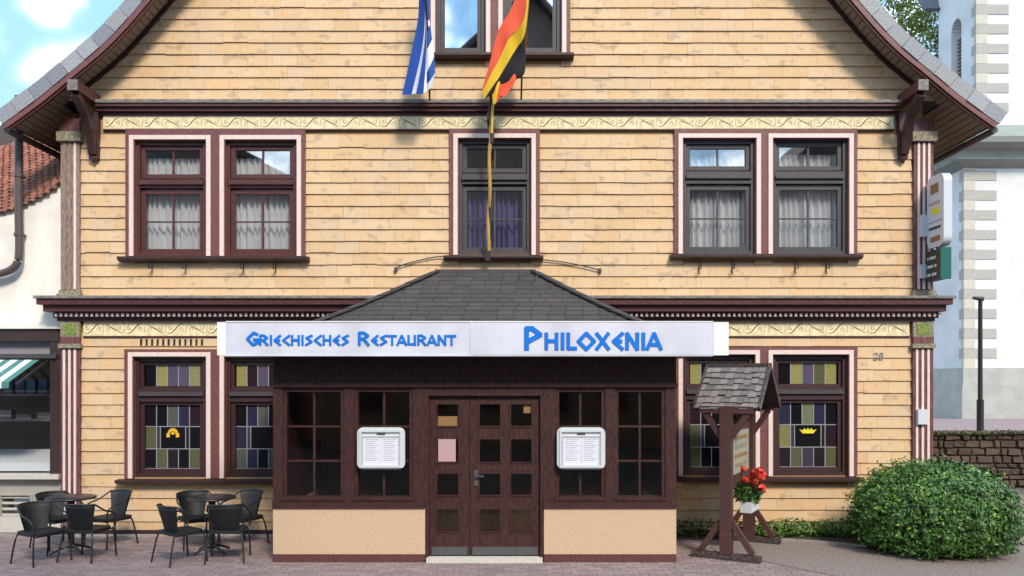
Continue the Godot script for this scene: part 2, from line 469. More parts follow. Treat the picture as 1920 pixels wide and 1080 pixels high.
func timber_house():
	var H := thing("timber_house", "two storey gabled house clad in yellow wooden shingles with maroon trim", "house")
	var holes := []
	for l in [UP, LO, GA]:
		for r in l: holes.append([X(r[0]), Y(r[3]), X(r[2]), Y(r[1])])
	# backing wall with real openings
	var ys := [0.0, 2.9, 6.6]
	for h in holes: ys.append(h[1]); ys.append(h[3])
	var yy := 6.6
	while yy < 13.9:
		ys.append(yy); yy += 0.173
	ys.sort()
	var st := begin()
	for i in ys.size() - 1:
		if ys[i + 1] - ys[i] < 0.002: continue
		var top: float = ys[i + 1]
		var u := 99.0 if top < 6.5 else prof_u(top) + 0.06
		for s in in_open(maxf(WL, CX - u), minf(WR, CX + u), ys[i], top, holes):
			abox(st, s[0], ys[i], -0.2, s[1], top, -0.004)
	mi(H, "wall", done(st), M.backing)
	# the rest of the shell: sides, back, floors
	bx(H, "side_wall", WL, 0, -9, WL + 0.2, 6.3, -0.2, M.backing)
	bx(H, "side_wall", WR - 0.2, 0, -9, WR, 6.3, -0.2, M.backing)
	st = begin()
	var pl := PackedVector2Array([Vector2(WR, 0), Vector2(WR, 6.35)])
	for i in range(3, PROF.size()): pl.append(Vector2(CX + PROF[i][0], PROF[i][1]))
	for i in range(PROF.size() - 2, 2, -1): pl.append(Vector2(CX - PROF[i][0], PROF[i][1]))
	pl.append(Vector2(WL, 6.35)); pl.append(Vector2(WL, 0))
	prism(st, pl, -9.2, -9.0)
	mi(H, "back_wall", done(st), M.backing)
	bx(H, "floor", WL + 0.2, 2.95, -9, WR - 0.2, 3.15, -0.2, M.room)
	bx(H, "floor", WL + 0.2, 6.0, -9, WR - 0.2, 6.2, -0.2, M.room)
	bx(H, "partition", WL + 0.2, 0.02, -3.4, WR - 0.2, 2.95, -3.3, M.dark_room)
	bx(H, "partition", WL + 0.2, 3.15, -3.4, WR - 0.2, 6.0, -3.3, M.room)
	# shingles
	var pitch := 0.1735
	var sw := 0.368
	var protos := []
	for i in 8:
		st = begin(); wedge(st, -sw / 2 + 0.0013, sw / 2 - 0.0013, -0.012, pitch + 0.012, shingle_tone(i), 0.0)
		protos.append(done(st))
	var patch := FastNoiseLite.new(); patch.seed = 12; patch.frequency = 0.45
	var rest := begin(); var singles := []
	var y0 := 0.02
	var rown := 0
	while y0 < 9.6:
		var y1 := y0 + pitch
		var ym := y0 + pitch / 2
		rown += 1
		# skip bands taken by cornices and friezes
		if (ym > Y(632) and ym < Y(566)) or (ym > Y(243) and ym < Y(197)):
			y0 = y1; continue
		var lx := X(150); var rx := X(1712)
		if ym > 6.0:
			var u := prof_u(y0) + 0.02
			lx = CX - u; rx = CX + u
		var skew := rng.randf_range(-0.004, 0.004)
		for s in in_open(lx, rx, y0, y1, holes):
			var off := fmod(rown * 0.173 + (0.09 if rown % 3 == 0 else 0.0) + rng.randf() * 0.05, sw)
			var i0 := int(floor((s[0] - off) / sw))
			var x := off + i0 * sw
			while x < s[1]:
				var a := maxf(x, s[0]); var b := minf(x + sw, s[1])
				if b - a > 0.03:
					var t := clampi(int(4.0 + 5.0 * patch.get_noise_2d(a, y0 * 1.6) + rng.randf_range(-2.4, 2.4)), 0, 7)
					if absf(b - a - sw) < 0.001:
						singles.append([Vector3((a + b) / 2, y0 + skew, 0), t])
					else:
						wedge(rest, a + 0.0013, b - 0.0013, y0 - 0.012 + skew, y1 + 0.012, shingle_tone(t))
				x += sw
		y0 = y1
	# the 300 that show best stand alone, the rest are one part
	var vis := []
	for s in singles:
		var p: Vector3 = s[0]
		if p.y > Y(10) : continue
		if p.y < 2.55 and p.x > X(470) and p.x < X(1300): continue
		vis.append(s)
	var stepf := maxf(1.0, vis.size() / 300.0)
	var chosen := {}
	for k in 300: chosen[int(k * stepf)] = true
	for k in vis.size():
		if chosen.has(k):
			var o := mi(H, "shingle", protos[vis[k][1]], M.shingle); o.position = vis[k][0]
			o.rotation.z = rng.randf_range(-0.003, 0.003)
			o.position.z = rng.randf_range(0.0, 0.003)
	var shown := {}
	for k in vis.size():
		if chosen.has(k): shown[vis[k]] = true
	for s in singles:
		if shown.has(s): continue
		var p: Vector3 = s[0]
		var j := rng.randf_range(-0.002, 0.002)
		wedge(rest, p.x - sw / 2 + 0.0013, p.x + sw / 2 - 0.0013, p.y - 0.012 + j, p.y + pitch + 0.012, shingle_tone(s[1]), rng.randf_range(0, 0.003))
	var so := mi(H, "shingles", done(rest), M.shingle); so.set_meta("kind", "stuff")

	house_roof(H)
	house_trim(H)
	# windows
	casing(H, [UP[0], UP[1]], Y(243), Y(481), 228, 582)
	casing(H, [UP[2]], Y(243), Y(479), 833, 1018)
	casing(H, [UP[3], UP[4]], Y(243), Y(477), 1255, 1611)
	casing(H, [LO[0], LO[1]], Y(655), Y(896), 224, 590)
	casing(H, [LO[2], LO[3]], Y(651), Y(892), 1255, 1610)
	casing(H, GA, 9.0, Y(103), 805, 1075)
	var bars := [[0.5], [0.5]]
	for i in 5:
		var r = UP[i]
		sash_window(H, r, M.maroon_dark if i < 2 else M.grey_frame, [283, 283, 275, 273, 273][i] - 12, [333, 333, 322, 318, 318][i], [355, 355, 348, 347, 347][i], [466, 466, 460, 458, 456][i], "pane", M.violet_curtain if i == 2 else M.curtain, 0.35 if i == 2 else 1.0)
	for i in 2: gable_window(H, GA[i], i)
	for i in 4: stained_window(H, LO[i], i)

func house_roof(H: Node3D):
	var R := part(H, "roof")
	# underside line and outer line of the roof body
	var full := []
	for i in PROF.size(): full.append(Vector2(PROF[i][0], PROF[i][1] + 0.05))
	var sm: Array = []
	for i in full.size() - 1:
		var p0: Vector2 = full[maxi(i - 1, 0)]; var p3: Vector2 = full[mini(i + 2, full.size() - 1)]
		for k in 5: sm.append((full[i] as Vector2).cubic_interpolate(full[i + 1], p0, p3, k / 5.0))
	sm.append(full[-1])
	var outer := []
	for i in sm.size():
		var d: Vector2 = (sm[mini(i + 1, sm.size() - 1)] - sm[maxi(i - 1, 0)]).normalized()
		outer.append(sm[i] + Vector2(d.y, -d.x) * 0.14)
	outer[-1] = Vector2(0, outer[-1].y + 0.1)
	for sgn in [-1.0, 1.0]:
		var st := begin()
		for i in sm.size() - 1:
			var a: Vector2 = sm[i]; var b: Vector2 = sm[i + 1]; var c: Vector2 = outer[i + 1]; var d: Vector2 = outer[i]
			var f := func(p: Vector2, z: float) -> Vector3: return Vector3(CX + sgn * p.x, p.y, z)
			quad(st, f.call(d, -9.6), f.call(c, -9.6), f.call(c, 0.47), f.call(d, 0.47))
			quad(st, f.call(a, 0.47), f.call(b, 0.47), f.call(b, -9.6), f.call(a, -9.6))
			quad(st, f.call(a, 0.47), f.call(d, 0.47), f.call(c, 0.47), f.call(b, 0.47))
			quad(st, f.call(a, -9.6), f.call(b, -9.6), f.call(c, -9.6), f.call(d, -9.6))
		var e: Vector2 = sm[0]; var g: Vector2 = outer[0]
		quad(st, Vector3(CX + sgn * e.x, e.y, -9.6), Vector3(CX + sgn * g.x, g.y, -9.6), Vector3(CX + sgn * g.x, g.y, 0.47), Vector3(CX + sgn * e.x, e.y, 0.47))
		mi(R, "roof_slope", done(st), M.roof_slate)
		# lengths along the curve, to lay slates and boards along it
		var run := [0.0]
		for i in sm.size() - 1: run.append(run[-1] + (sm[i] as Vector2).distance_to(sm[i + 1]))
		var at := func(s: float, line: Array) -> Vector2:
			for i in run.size() - 1:
				if s <= run[i + 1]: return (line[i] as Vector2).lerp(line[i + 1], (s - run[i]) / maxf(run[i + 1] - run[i], 1e-5))
			return line[-1]
		# slates hung on the face of the verge
		var s := -0.0
		var n := 0
		while s < 4.6:
			var ln := 0.30 + rng.randf_range(-0.02, 0.02)
			var a: Vector2 = at.call(s, sm); var b: Vector2 = at.call(s + ln - 0.006, sm)
			var c: Vector2 = at.call(s + ln - 0.006, outer); var d: Vector2 = at.call(s, outer)
			var dn := (a - d).normalized() * 0.03; var up := -dn * 1.0
			a += dn; b += dn; c += up; d += up
			st = begin()
			var z := 0.505 + 0.008 * (n % 2) + rng.randf_range(0, 0.004)
			var v := []
			for p in [a, b, c, d]:
				v.append(Vector3(CX + sgn * p.x, p.y, 0.472)); v.append(Vector3(CX + sgn * p.x, p.y, z))
			var q := func(i: int, j: int, k: int, l: int):
				if sgn > 0: quad(st, v[i], v[j], v[k], v[l])
				else: quad(st, v[l], v[k], v[j], v[i])
			q.call(1, 3, 5, 7); q.call(0, 2, 3, 1); q.call(2, 4, 5, 3); q.call(4, 6, 7, 5); q.call(6, 0, 1, 7)
			mi(R, "verge_slate", done(st), M["verge%d" % (rng.randi() % 4)])
			s += ln; n += 1
		# moulded bargeboard below the slates: two steps
		for lay in [[0.03, 0.105, 0.42, 0.50, "maroon"], [0.105, 0.135, 0.43, 0.475, "maroon_dark"]]:
			st = begin()
			var pa := []; var pb := []
			for i in 40:
				var ss := 0.02 + i * 0.14
				var a: Vector2 = at.call(ss, sm); var b: Vector2 = at.call(ss + 0.05, sm)
				var nrm := Vector2((b - a).normalized().y, -(b - a).normalized().x)
				pa.append(a - nrm * lay[0]); pb.append(a - nrm * lay[1])
			for i in 39:
				var f := func(p: Vector2, z: float) -> Vector3: return Vector3(CX + sgn * p.x, p.y, z)
				quad(st, f.call(pa[i], lay[3]), f.call(pa[i + 1], lay[3]), f.call(pb[i + 1], lay[3]), f.call(pb[i], lay[3]))
				quad(st, f.call(pb[i], lay[3]), f.call(pb[i + 1], lay[3]), f.call(pb[i + 1], lay[2]), f.call(pb[i], lay[2]))
				quad(st, f.call(pa[i], lay[2]), f.call(pb[i], lay[2]), f.call(pb[i + 1], lay[2]), f.call(pa[i + 1], lay[2]))
				quad(st, f.call(pa[i], lay[2]), f.call(pa[i + 1], lay[2]), f.call(pa[i + 1], lay[3]), f.call(pa[i], lay[3]))
			mi(R, "bargeboard", done(st), M[lay[4]])
		# soffit boards under the overhang
		s = 0.04
		while s < 4.4:
			var a: Vector2 = at.call(s, sm); var b: Vector2 = at.call(s + 0.088, sm)
			st = begin()
			var t := Vector2((b - a).normalized().y, -(b - a).normalized().x)
			var p0 := a - t * 0.022; var p1 := b - t * 0.022
			var f := func(p: Vector2, z: float) -> Vector3: return Vector3(CX + sgn * p.x, p.y, z)
			var zb := -9.0 if p0.x > 6.52 else 0.0
			quad(st, f.call(p0, 0.4), f.call(p1, 0.4), f.call(p1, zb), f.call(p0, zb))
			quad(st, f.call(p0, 0.4), f.call(p0, zb), f.call(a - t * 0.003, zb), f.call(a - t * 0.003, 0.4))
			quad(st, f.call(p1, zb), f.call(p1, 0.4), f.call(b - t * 0.003, 0.4), f.call(b - t * 0.003, zb))
			mi(R, "soffit_board", done(st), M.soffit)
			s += 0.1
		# trim where the soffit meets the wall
		st = begin()
		for i in 36:
			var a: Vector2 = at.call(1.15 + i * 0.1, sm); var b: Vector2 = at.call(1.15 + i * 0.1 + 0.1, sm)
			var t := Vector2((b - a).normalized().y, -(b - a).normalized().x)
			a -= t * 0.05; b -= t * 0.05
			bar(st, Vector3(CX + sgn * a.x, a.y, 0.03), Vector3(CX + sgn * b.x, b.y, 0.03), 0.05, 0.055)
		mi(R, "soffit_trim", done(st), M.maroon_deep)
		# gutter along the side eave with its brackets
		st = begin()
		var gx: float = CX + sgn * 7.17
		tube(st, [Vector3(gx - sgn * 0.06, 5.88, 0.38), Vector3(gx - sgn * 0.06, 5.86, -9.5)], 0.05, 10)
		mi(R, "gutter", done(st), M.pipe)

func house_trim(H: Node3D):
	# upper cornice: stacked profiles
	var C := part(H, "cornice")
	var lay := [[Y(199), Y(193), 0.16, "lead_cap"], [Y(205), Y(199), 0.14, "maroon_dark"], [Y(212), Y(205), 0.10, "maroon_dark"], [Y(218), Y(212), 0.045, "maroon_dark"]]
	for l in lay: bx(C, "moulding", X(186), l[0], -0.003, X(1683), l[1], l[2], M[l[3]])
	# middle cornice with dentils
	C = part(H, "cornice")
	lay = [[Y(563), Y(558), 0.30, 84, 1772, "lead_cap"], [Y(574), Y(563), 0.27, 88, 1768, "maroon_dark"], [Y(586), Y(574), 0.21, 96, 1760, "maroon_dark"], [Y(597), Y(586), 0.12, 108, 1752, "maroon_dark"], [Y(603), Y(597), 0.075, 112, 1748, "maroon_dark"]]
	for l in lay: bx(C, "moulding", X(l[3]), l[0], -0.003, X(l[4]), l[1], l[2], M[l[5]])
	var x := X(113)
	while x < X(1750):
		bx(C, "dentil", x, Y(594.5), 0.119, x + 0.036, Y(588.5), 0.155, M.fillet)
		x += 0.0755
	# painted friezes
	for f in [[195, 1675, 243, 218], [158, 1704, 630, 603]]:
		var fr := part(H, "frieze")
		var w := X(f[1]) - X(f[0]); var n := 5
		for i in n:
			var a := X(f[0]) + w * i / n; var b := X(f[0]) + w * (i + 1) / n
			var st := begin()
			var y0 := Y(f[2]); var y1 := Y(f[3])
			st.set_uv(Vector2(0, 0)); st.add_vertex(Vector3(a, y1, 0.026)); st.set_uv(Vector2(1, 0)); st.add_vertex(Vector3(b, y1, 0.026)); st.set_uv(Vector2(1, 1)); st.add_vertex(Vector3(b, y0, 0.026))
			st.set_uv(Vector2(0, 0)); st.add_vertex(Vector3(a, y1, 0.026)); st.set_uv(Vector2(1, 1)); st.add_vertex(Vector3(b, y0, 0.026)); st.set_uv(Vector2(0, 1)); st.add_vertex(Vector3(a, y0, 0.026))
			for q in [[Vector3(a, y0, 0.026), Vector3(b, y0, 0.026), Vector3(b, y0, -0.003), Vector3(a, y0, -0.003)]]:
				for k in [0, 1, 2, 0, 2, 3]:
					st.set_uv(Vector2(0.5, 0.97)); st.add_vertex(q[k])
			mi(fr, "frieze_board", done(st), frieze_material())
		bx(fr, "bead", X(f[0]), Y(f[2] + 2.5), -0.003, X(f[1]), Y(f[2]), 0.036, M.maroon_dark)
	# corner pilasters
	for s in [[118, 154, true, 0], [1708, 1746, false, 0], [118, 153, true, 1], [1710, 1746, false, 1]]:
		var p := part(H, "pilaster")
		var x0 := X(s[0]); var x1 := X(s[1])
		if s[3] == 1:   # upper storey
			bx(p, "shaft", x0, Y(545), -0.003, x1, Y(268), 0.06, M.weathered if s[2] else M.pilaster)
			bx(p, "capital", x0 - 0.04, Y(268), -0.003, x1 + 0.04, Y(250), 0.11, M.olive)
			bx(p, "capital", x0 - 0.01, Y(250), -0.003, x1 + 0.01, Y(225), 0.07, M.pilaster)
			bx(p, "foot", x0 - 0.04, Y(558), -0.003, x1 + 0.04, Y(552), 0.11, M.olive)
			bx(p, "foot", x0 - 0.02, Y(552), -0.003, x1 + 0.02, Y(545), 0.085, M.olive)
			for i in 3:
				var fx := x0 + (x1 - x0) * (0.17 + 0.27 * i)
				bx(p, "flute", fx, Y(543), 0.06, fx + 0.035, Y(270), 0.072, (M.weathered if i < 2 else M.fillet) if s[2] else M.fillet)
		else:
			bx(p, "shaft", x0, 0.0, -0.003, x1, Y(653), 0.06, M.pilaster)
			bx(p, "capital", x0 - 0.02, Y(653), -0.003, x1 + 0.02, Y(645), 0.10, M.olive)
			bx(p, "capital", x0, Y(645), -0.003, x1, Y(632), 0.08, M.pilaster)
			bx(p, "block", x0, Y(632), -0.003, x1, Y(604), 0.075, M.olive)
			bx(p, "painted_panel", x0 + 0.06, Y(628), 0.075, x1 - 0.06, Y(608), 0.081, M.green_paint)
			for i in 3:
				var fx := x0 + (x1 - x0) * (0.13 + 0.28 * i)
				bx(p, "flute", fx, 0.12, 0.06, fx + 0.035, Y(655), 0.072, M.fillet)
	# carved brackets that carry the purlin ends
	for s in [[181, 1.0], [1689, -1.0]]:
		var b := part(H, "bracket")
		var bxx := X(s[0])
		bx(b, "post", bxx - 0.065, Y(300), 0.0, bxx + 0.065, Y(214), 0.09, M.maroon_deep)
		var st := begin()
		lathe(st, [Vector2(0.0, 0.1), Vector2(0.05, 0.1), Vector2(0.06, 0.06), Vector2(0.03, 0.02), Vector2(0.02, 0.0), Vector2(0.0, -0.01)], Vector3(bxx, Y(307), 0.06), 12)
		mi(b, "pendant", done(st), M.maroon_dark)
		st = begin()
		var run := curve([Vector3(bxx, Y(292), 0.09), Vector3(bxx, Y(262), 0.17), Vector3(bxx, Y(225), 0.34), Vector3(bxx, 6.32, 0.58)], 6)
		for i in run.size() - 1: bar(st, run[i], run[i + 1] + (run[i + 1] - run[i]) * 0.15, 0.11 - 0.0002 * i, 0.10 - 0.0003 * i)
		mi(b, "strut", done(st), M.maroon_deep)
		bx(b, "beam", bxx - 0.065, 6.36, 0.0, bxx + 0.065, 6.5, 0.64, M.maroon_dark)
		bx(b, "beam_cap", bxx - 0.07, 6.355, 0.64, bxx + 0.07, 6.505, 0.66, M.lead_cap)
	# flower box hooks under the upper sills
	for px in [287, 350, 458, 518, 1310, 1372, 1490, 1548]:
		var st := begin()
		var y := Y(500)
		tube(st, [Vector3(X(px), y + 0.1, 0.03), Vector3(X(px), y - 0.1, 0.03), Vector3(X(px), y - 0.11, 0.06)], 0.008, 5)
		tube(st, [Vector3(X(px), y - 0.02, 0.03), Vector3(X(px), y - 0.05, 0.14), Vector3(X(px), y + 0.04, 0.16)], 0.007, 5)
		mi(H, "hook", done(st), M.iron)
	# row of vent slots, the shade in their openings drawn as dark bars
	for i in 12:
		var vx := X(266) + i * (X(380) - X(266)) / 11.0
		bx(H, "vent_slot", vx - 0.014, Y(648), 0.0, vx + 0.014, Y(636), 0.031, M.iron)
	bx(H, "sole_plate", X(150), 0.0, -0.003, X(1712), 0.055, 0.05, M.maroon_deep)
	# house number
	var tm := TextMesh.new(); tm.text = "26"; tm.font_size = 24; tm.depth = 0.012; tm.pixel_size = 0.0058
	tm.font = SystemFont.new(); (tm.font as SystemFont).font_names = PackedStringArray(["Droid Serif"])
	var no := mi(H, "house_number", tm, M.grey_goods); no.position = Vector3(X(1646), Y(668), 0.028)
	# cable slung between two insulators under the middle sill
	for c in [[[742, 505], [760, 495], [815, 482], [835, 482]], [[1018, 487], [1060, 492], [1100, 500], [1125, 507]]]:
		var pts := []
		for q in c: pts.append(P(q[0], q[1], 0.05))
		var st := begin(); tube(st, curve(pts, 5), 0.009, 5)
		mi(H, "cable", done(st), M.iron)
		bx(H, "insulator", pts[0].x - 0.02 if c[0][0] < 900 else pts[3].x - 0.02, (pts[0].y if c[0][0] < 900 else pts[3].y) - 0.03, 0.015, (pts[0].x if c[0][0] < 900 else pts[3].x) + 0.02, (pts[0].y if c[0][0] < 900 else pts[3].y) + 0.03, 0.07, M.pipe)
	# small white meter box on the corner pilaster
	bx(H, "meter_box", X(1714), Y(795), 0.06, X(1731), Y(767), 0.12, M.white_plastic)

var frieze_mat: StandardMaterial3D
func frieze_material() -> StandardMaterial3D:
	if frieze_mat: return frieze_mat
	var w := 2048; var h := 160
	var im := Image.create(w, h, false, Image.FORMAT_RGB8)
	var n := FastNoiseLite.new(); n.seed = 9; n.frequency = 0.01
	var base := s255(246, 229, 192)
	for y in h:
		for x in w:
			var k := 0.92 + 0.12 * n.get_noise_2d(x, y) + 0.05 * n.get_noise_2d(x * 6, y * 6)
			im.set_pixel(x, y, Color(base.r * k, base.g * k, base.b * (k - 0.02)))
	# painted vine scrolls: long leaning strokes with a curl at each end
	var period := 256
	for i in 8:
		var flip := -1.0 if i % 2 else 1.0
		for k in 300:
			var t := k / 299.0
			var px := i * period + 20 + t * 200
			var py := 80 + flip * (cos(t * PI) * 48) + sin(t * TAU) * 10
			dab(im, px, py, 4.6 * (0.5 + sin(t * PI)), s255(112, 86, 70))
		for k in 120:
			var t := k / 119.0
			var a := t * 4.6
			dab(im, i * period + 52 + cos(a) * 24 * (1 - t * 0.6), 80 - flip * 14 + sin(a * flip) * 32 * (1 - t * 0.6), 3.4, s255(126, 104, 78))
			dab(im, i * period + 196 - cos(a) * 24 * (1 - t * 0.6), 80 + flip * 14 - sin(a * flip) * 32 * (1 - t * 0.6), 3.4, s255(122, 116, 80))
		for k in 60:
			dab(im, i * period + 250 + sin(k * 0.1) * 3, 34 + k * 1.5, 2.4, s255(132, 104, 86))
	im.generate_mipmaps()
	frieze_mat = StandardMaterial3D.new()
	frieze_mat.albedo_texture = ImageTexture.create_from_image(im); frieze_mat.roughness = 0.8
	return frieze_mat

func dab(im: Image, x: float, y: float, r: float, c: Color):
	for j in range(int(y - r), int(y + r) + 1):
		for i in range(int(x - r), int(x + r) + 1):
			if i >= 0 and j >= 0 and i < im.get_width() and j < im.get_height() and Vector2(i - x, j - y).length() <= r: im.set_pixel(i, j, c)

# casing round one or two windows, with pale fillets and a sill
func casing(H: Node3D, rects: Array, ytop: float, ybot: float, sill0: float, sill1: float):
	var c := part(H, "window_casing")
	var x0 := X(rects[0][0]) - 0.135; var x1 := X(rects[-1][2]) + 0.135
	var top := Y(rects[0][1])
	bx(c, "head_board", x0, top, -0.003, x1, ytop, 0.052, M.maroon)
	bx(c, "jamb_board", x0, ybot, -0.003, X(rects[0][0]), top, 0.05, M.maroon)
	bx(c, "jamb_board", X(rects[-1][2]), ybot, -0.003, x1, top, 0.05, M.maroon)
	if rects.size() > 1:
		bx(c, "jamb_board", X(rects[0][2]), ybot, -0.003, X(rects[1][0]), top, 0.05, M.maroon)
	for r in rects:
		var a := X(r[0]); var b := X(r[2])
		bx(c, "fillet", a - 0.075, ybot, 0.05, a - 0.012, top + 0.075, 0.066, M.fillet)
		bx(c, "fillet", b + 0.012, ybot, 0.05, b + 0.075, top + 0.075, 0.066, M.fillet)
		bx(c, "fillet", a - 0.012, top + 0.012, 0.053, b + 0.012, top + 0.075, 0.066, M.fillet)
	var st := begin()
	prism(st, PackedVector2Array([Vector2(-0.2, ybot), Vector2(0.15, ybot - 0.02), Vector2(0.15, ybot - 0.055), Vector2(0.09, ybot - 0.085), Vector2(-0.003, ybot - 0.085), Vector2(-0.003, ybot - 0.03), Vector2(-0.2, ybot - 0.03)]), X(sill0), X(sill1))
	var o := mi(c, "sill", done(st), M.maroon_deep)
	o.transform = Transform3D(Basis(Vector3(0, 0, 1), Vector3(0, 1, 0), Vector3(1, 0, 0)), Vector3.ZERO)

func frame_ring(st: SurfaceTool, x0: float, y0: float, x1: float, y1: float, w: float, z0: float, z1: float):
	abox(st, x0, y0, z0, x0 + w, y1, z1); abox(st, x1 - w, y0, z0, x1, y1, z1)
	abox(st, x0 + w, y0, z0, x1 - w, y0 + w, z1 - 0.001); abox(st, x0 + w, y1 - w, z0, x1 - w, y1, z1 - 0.001)

func sash_window(H: Node3D, r: Array, fm: Material, g0: float, g1: float, g2: float, g3: float, pane: String, cm: Material, share: float):
	var w := part(H, "window")
	var x0 := X(r[0]); var x1 := X(r[2]); var y0 := Y(r[3]); var y1 := Y(r[1])
	var st := begin()
	frame_ring(st, x0, y0, x1, y1, 0.055, -0.14, -0.01)
	mi(w, "frame", done(st), fm)
	var ty0 := Y(g2) + 0.06; var ty1 := Y(g1) - 0.06
	bx(w, "transom", x0 + 0.055, ty0 - 0.035, -0.12, x1 - 0.055, ty1 + 0.035, -0.005, fm)
	bx(w, "transom_moulding", x0 + 0.05, (ty0 + ty1) / 2 - 0.02, -0.005, x1 - 0.05, (ty0 + ty1) / 2 + 0.03, 0.03, fm)
	var areas := [[Y(g1), y1 - 0.055, false], [y0 + 0.055, Y(g2), true]]
	for a in areas:
		st = begin()
		var sx0 := x0 + 0.058; var sx1 := x1 - 0.058
		var lo: float = a[0] if not a[2] else a[0] + 0.002
		var hi: float = a[1]
		frame_ring(st, sx0, lo, sx1, hi, 0.062, -0.11, -0.045)
		mi(w, "sash", done(st), fm)
		var xm := (sx0 + sx1) / 2
		var gx := [sx0 + 0.06, xm, sx1 - 0.06]
		var gy := [lo + 0.06, hi - 0.06] if not a[2] else [lo + 0.06, (lo + hi) / 2, hi - 0.06]
		for i in 2:
			for j in gy.size() - 1:
				var o := bx(w, "pane", gx[i], gy[j], -0.082, gx[i + 1], gy[j + 1], -0.078, M[pane])
				o.rotation = Vector3(rng.randf_range(-0.004, 0.004), rng.randf_range(-0.004, 0.004), 0)
		bx(w, "glazing_bar", xm - 0.012, gy[0], -0.095, xm + 0.012, gy[-1], -0.06, fm)
		if a[2]: bx(w, "glazing_bar", gx[0], gy[1] - 0.009, -0.094, gx[2], gy[1] + 0.009, -0.061, fm)
	# gathered net curtains behind the glass
	var cy1 := y1 - 0.2 if share > 0.9 else lerpf(y0, y1, 0.78)
	for side in 2:
		var a := x0 + 0.06 if side == 0 else (x0 + x1) / 2 - 0.01
		var b := (x0 + x1) / 2 + 0.01 if side == 0 else x1 - 0.06
		curtain(w, a, b, y0 + 0.08, cy1, -0.2 - 0.01 * side, cm)
	# reveal that closes the gap round the frame
	st = begin()
	frame_ring(st, x0 - 0.01, y0 - 0.01, x1 + 0.01, y1 + 0.01, 0.03, -0.34, -0.14)
	mi(w, "reveal", done(st), M.room)

func curtain(w: Node3D, x0: float, x1: float, y0: float, y1: float, z: float, m: Material):
	var st := begin(); st.set_smooth_group(0)
	var n := 48
	var ph := rng.randf() * 6.0
	var f := func(i: int, y: float) -> Vector3:
		var t := float(i) / n
		var k := (y1 - y) / (y1 - y0)
		return Vector3(lerpf(x0, x1, t), y, z + (0.022 + 0.022 * k) * sin(t * 34 + ph + 1.2 * sin(t * 9 + ph)))
	for i in n:
		for j in 4:
			var ya := lerpf(y1, y0, j / 4.0); var yb := lerpf(y1, y0, (j + 1) / 4.0)
			quad(st, f.call(i, ya), f.call(i + 1, ya), f.call(i + 1, yb), f.call(i, yb))
	mi(w, "curtain", done(st), m)

func gable_window(H: Node3D, r: Array, i: int):
	var w := part(H, "window")
	var x0 := X(r[0]); var x1 := X(r[2]); var y0 := Y(r[3]); var y1 := Y(r[1])
	var st := begin()
	frame_ring(st, x0, y0, x1, y1, 0.06, -0.14, -0.01); mi(w, "frame", done(st), M.grey_frame)
	st = begin()
	frame_ring(st, x0 + 0.062, y0 + 0.062, x1 - 0.062, y1 - 0.062, 0.06, -0.11, -0.04); mi(w, "sash", done(st), M.grey_frame)
	bx(w, "pane", x0 + 0.12, y0 + 0.12, -0.082, x1 - 0.12, y1 - 0.12, -0.078, M.pane_sky)

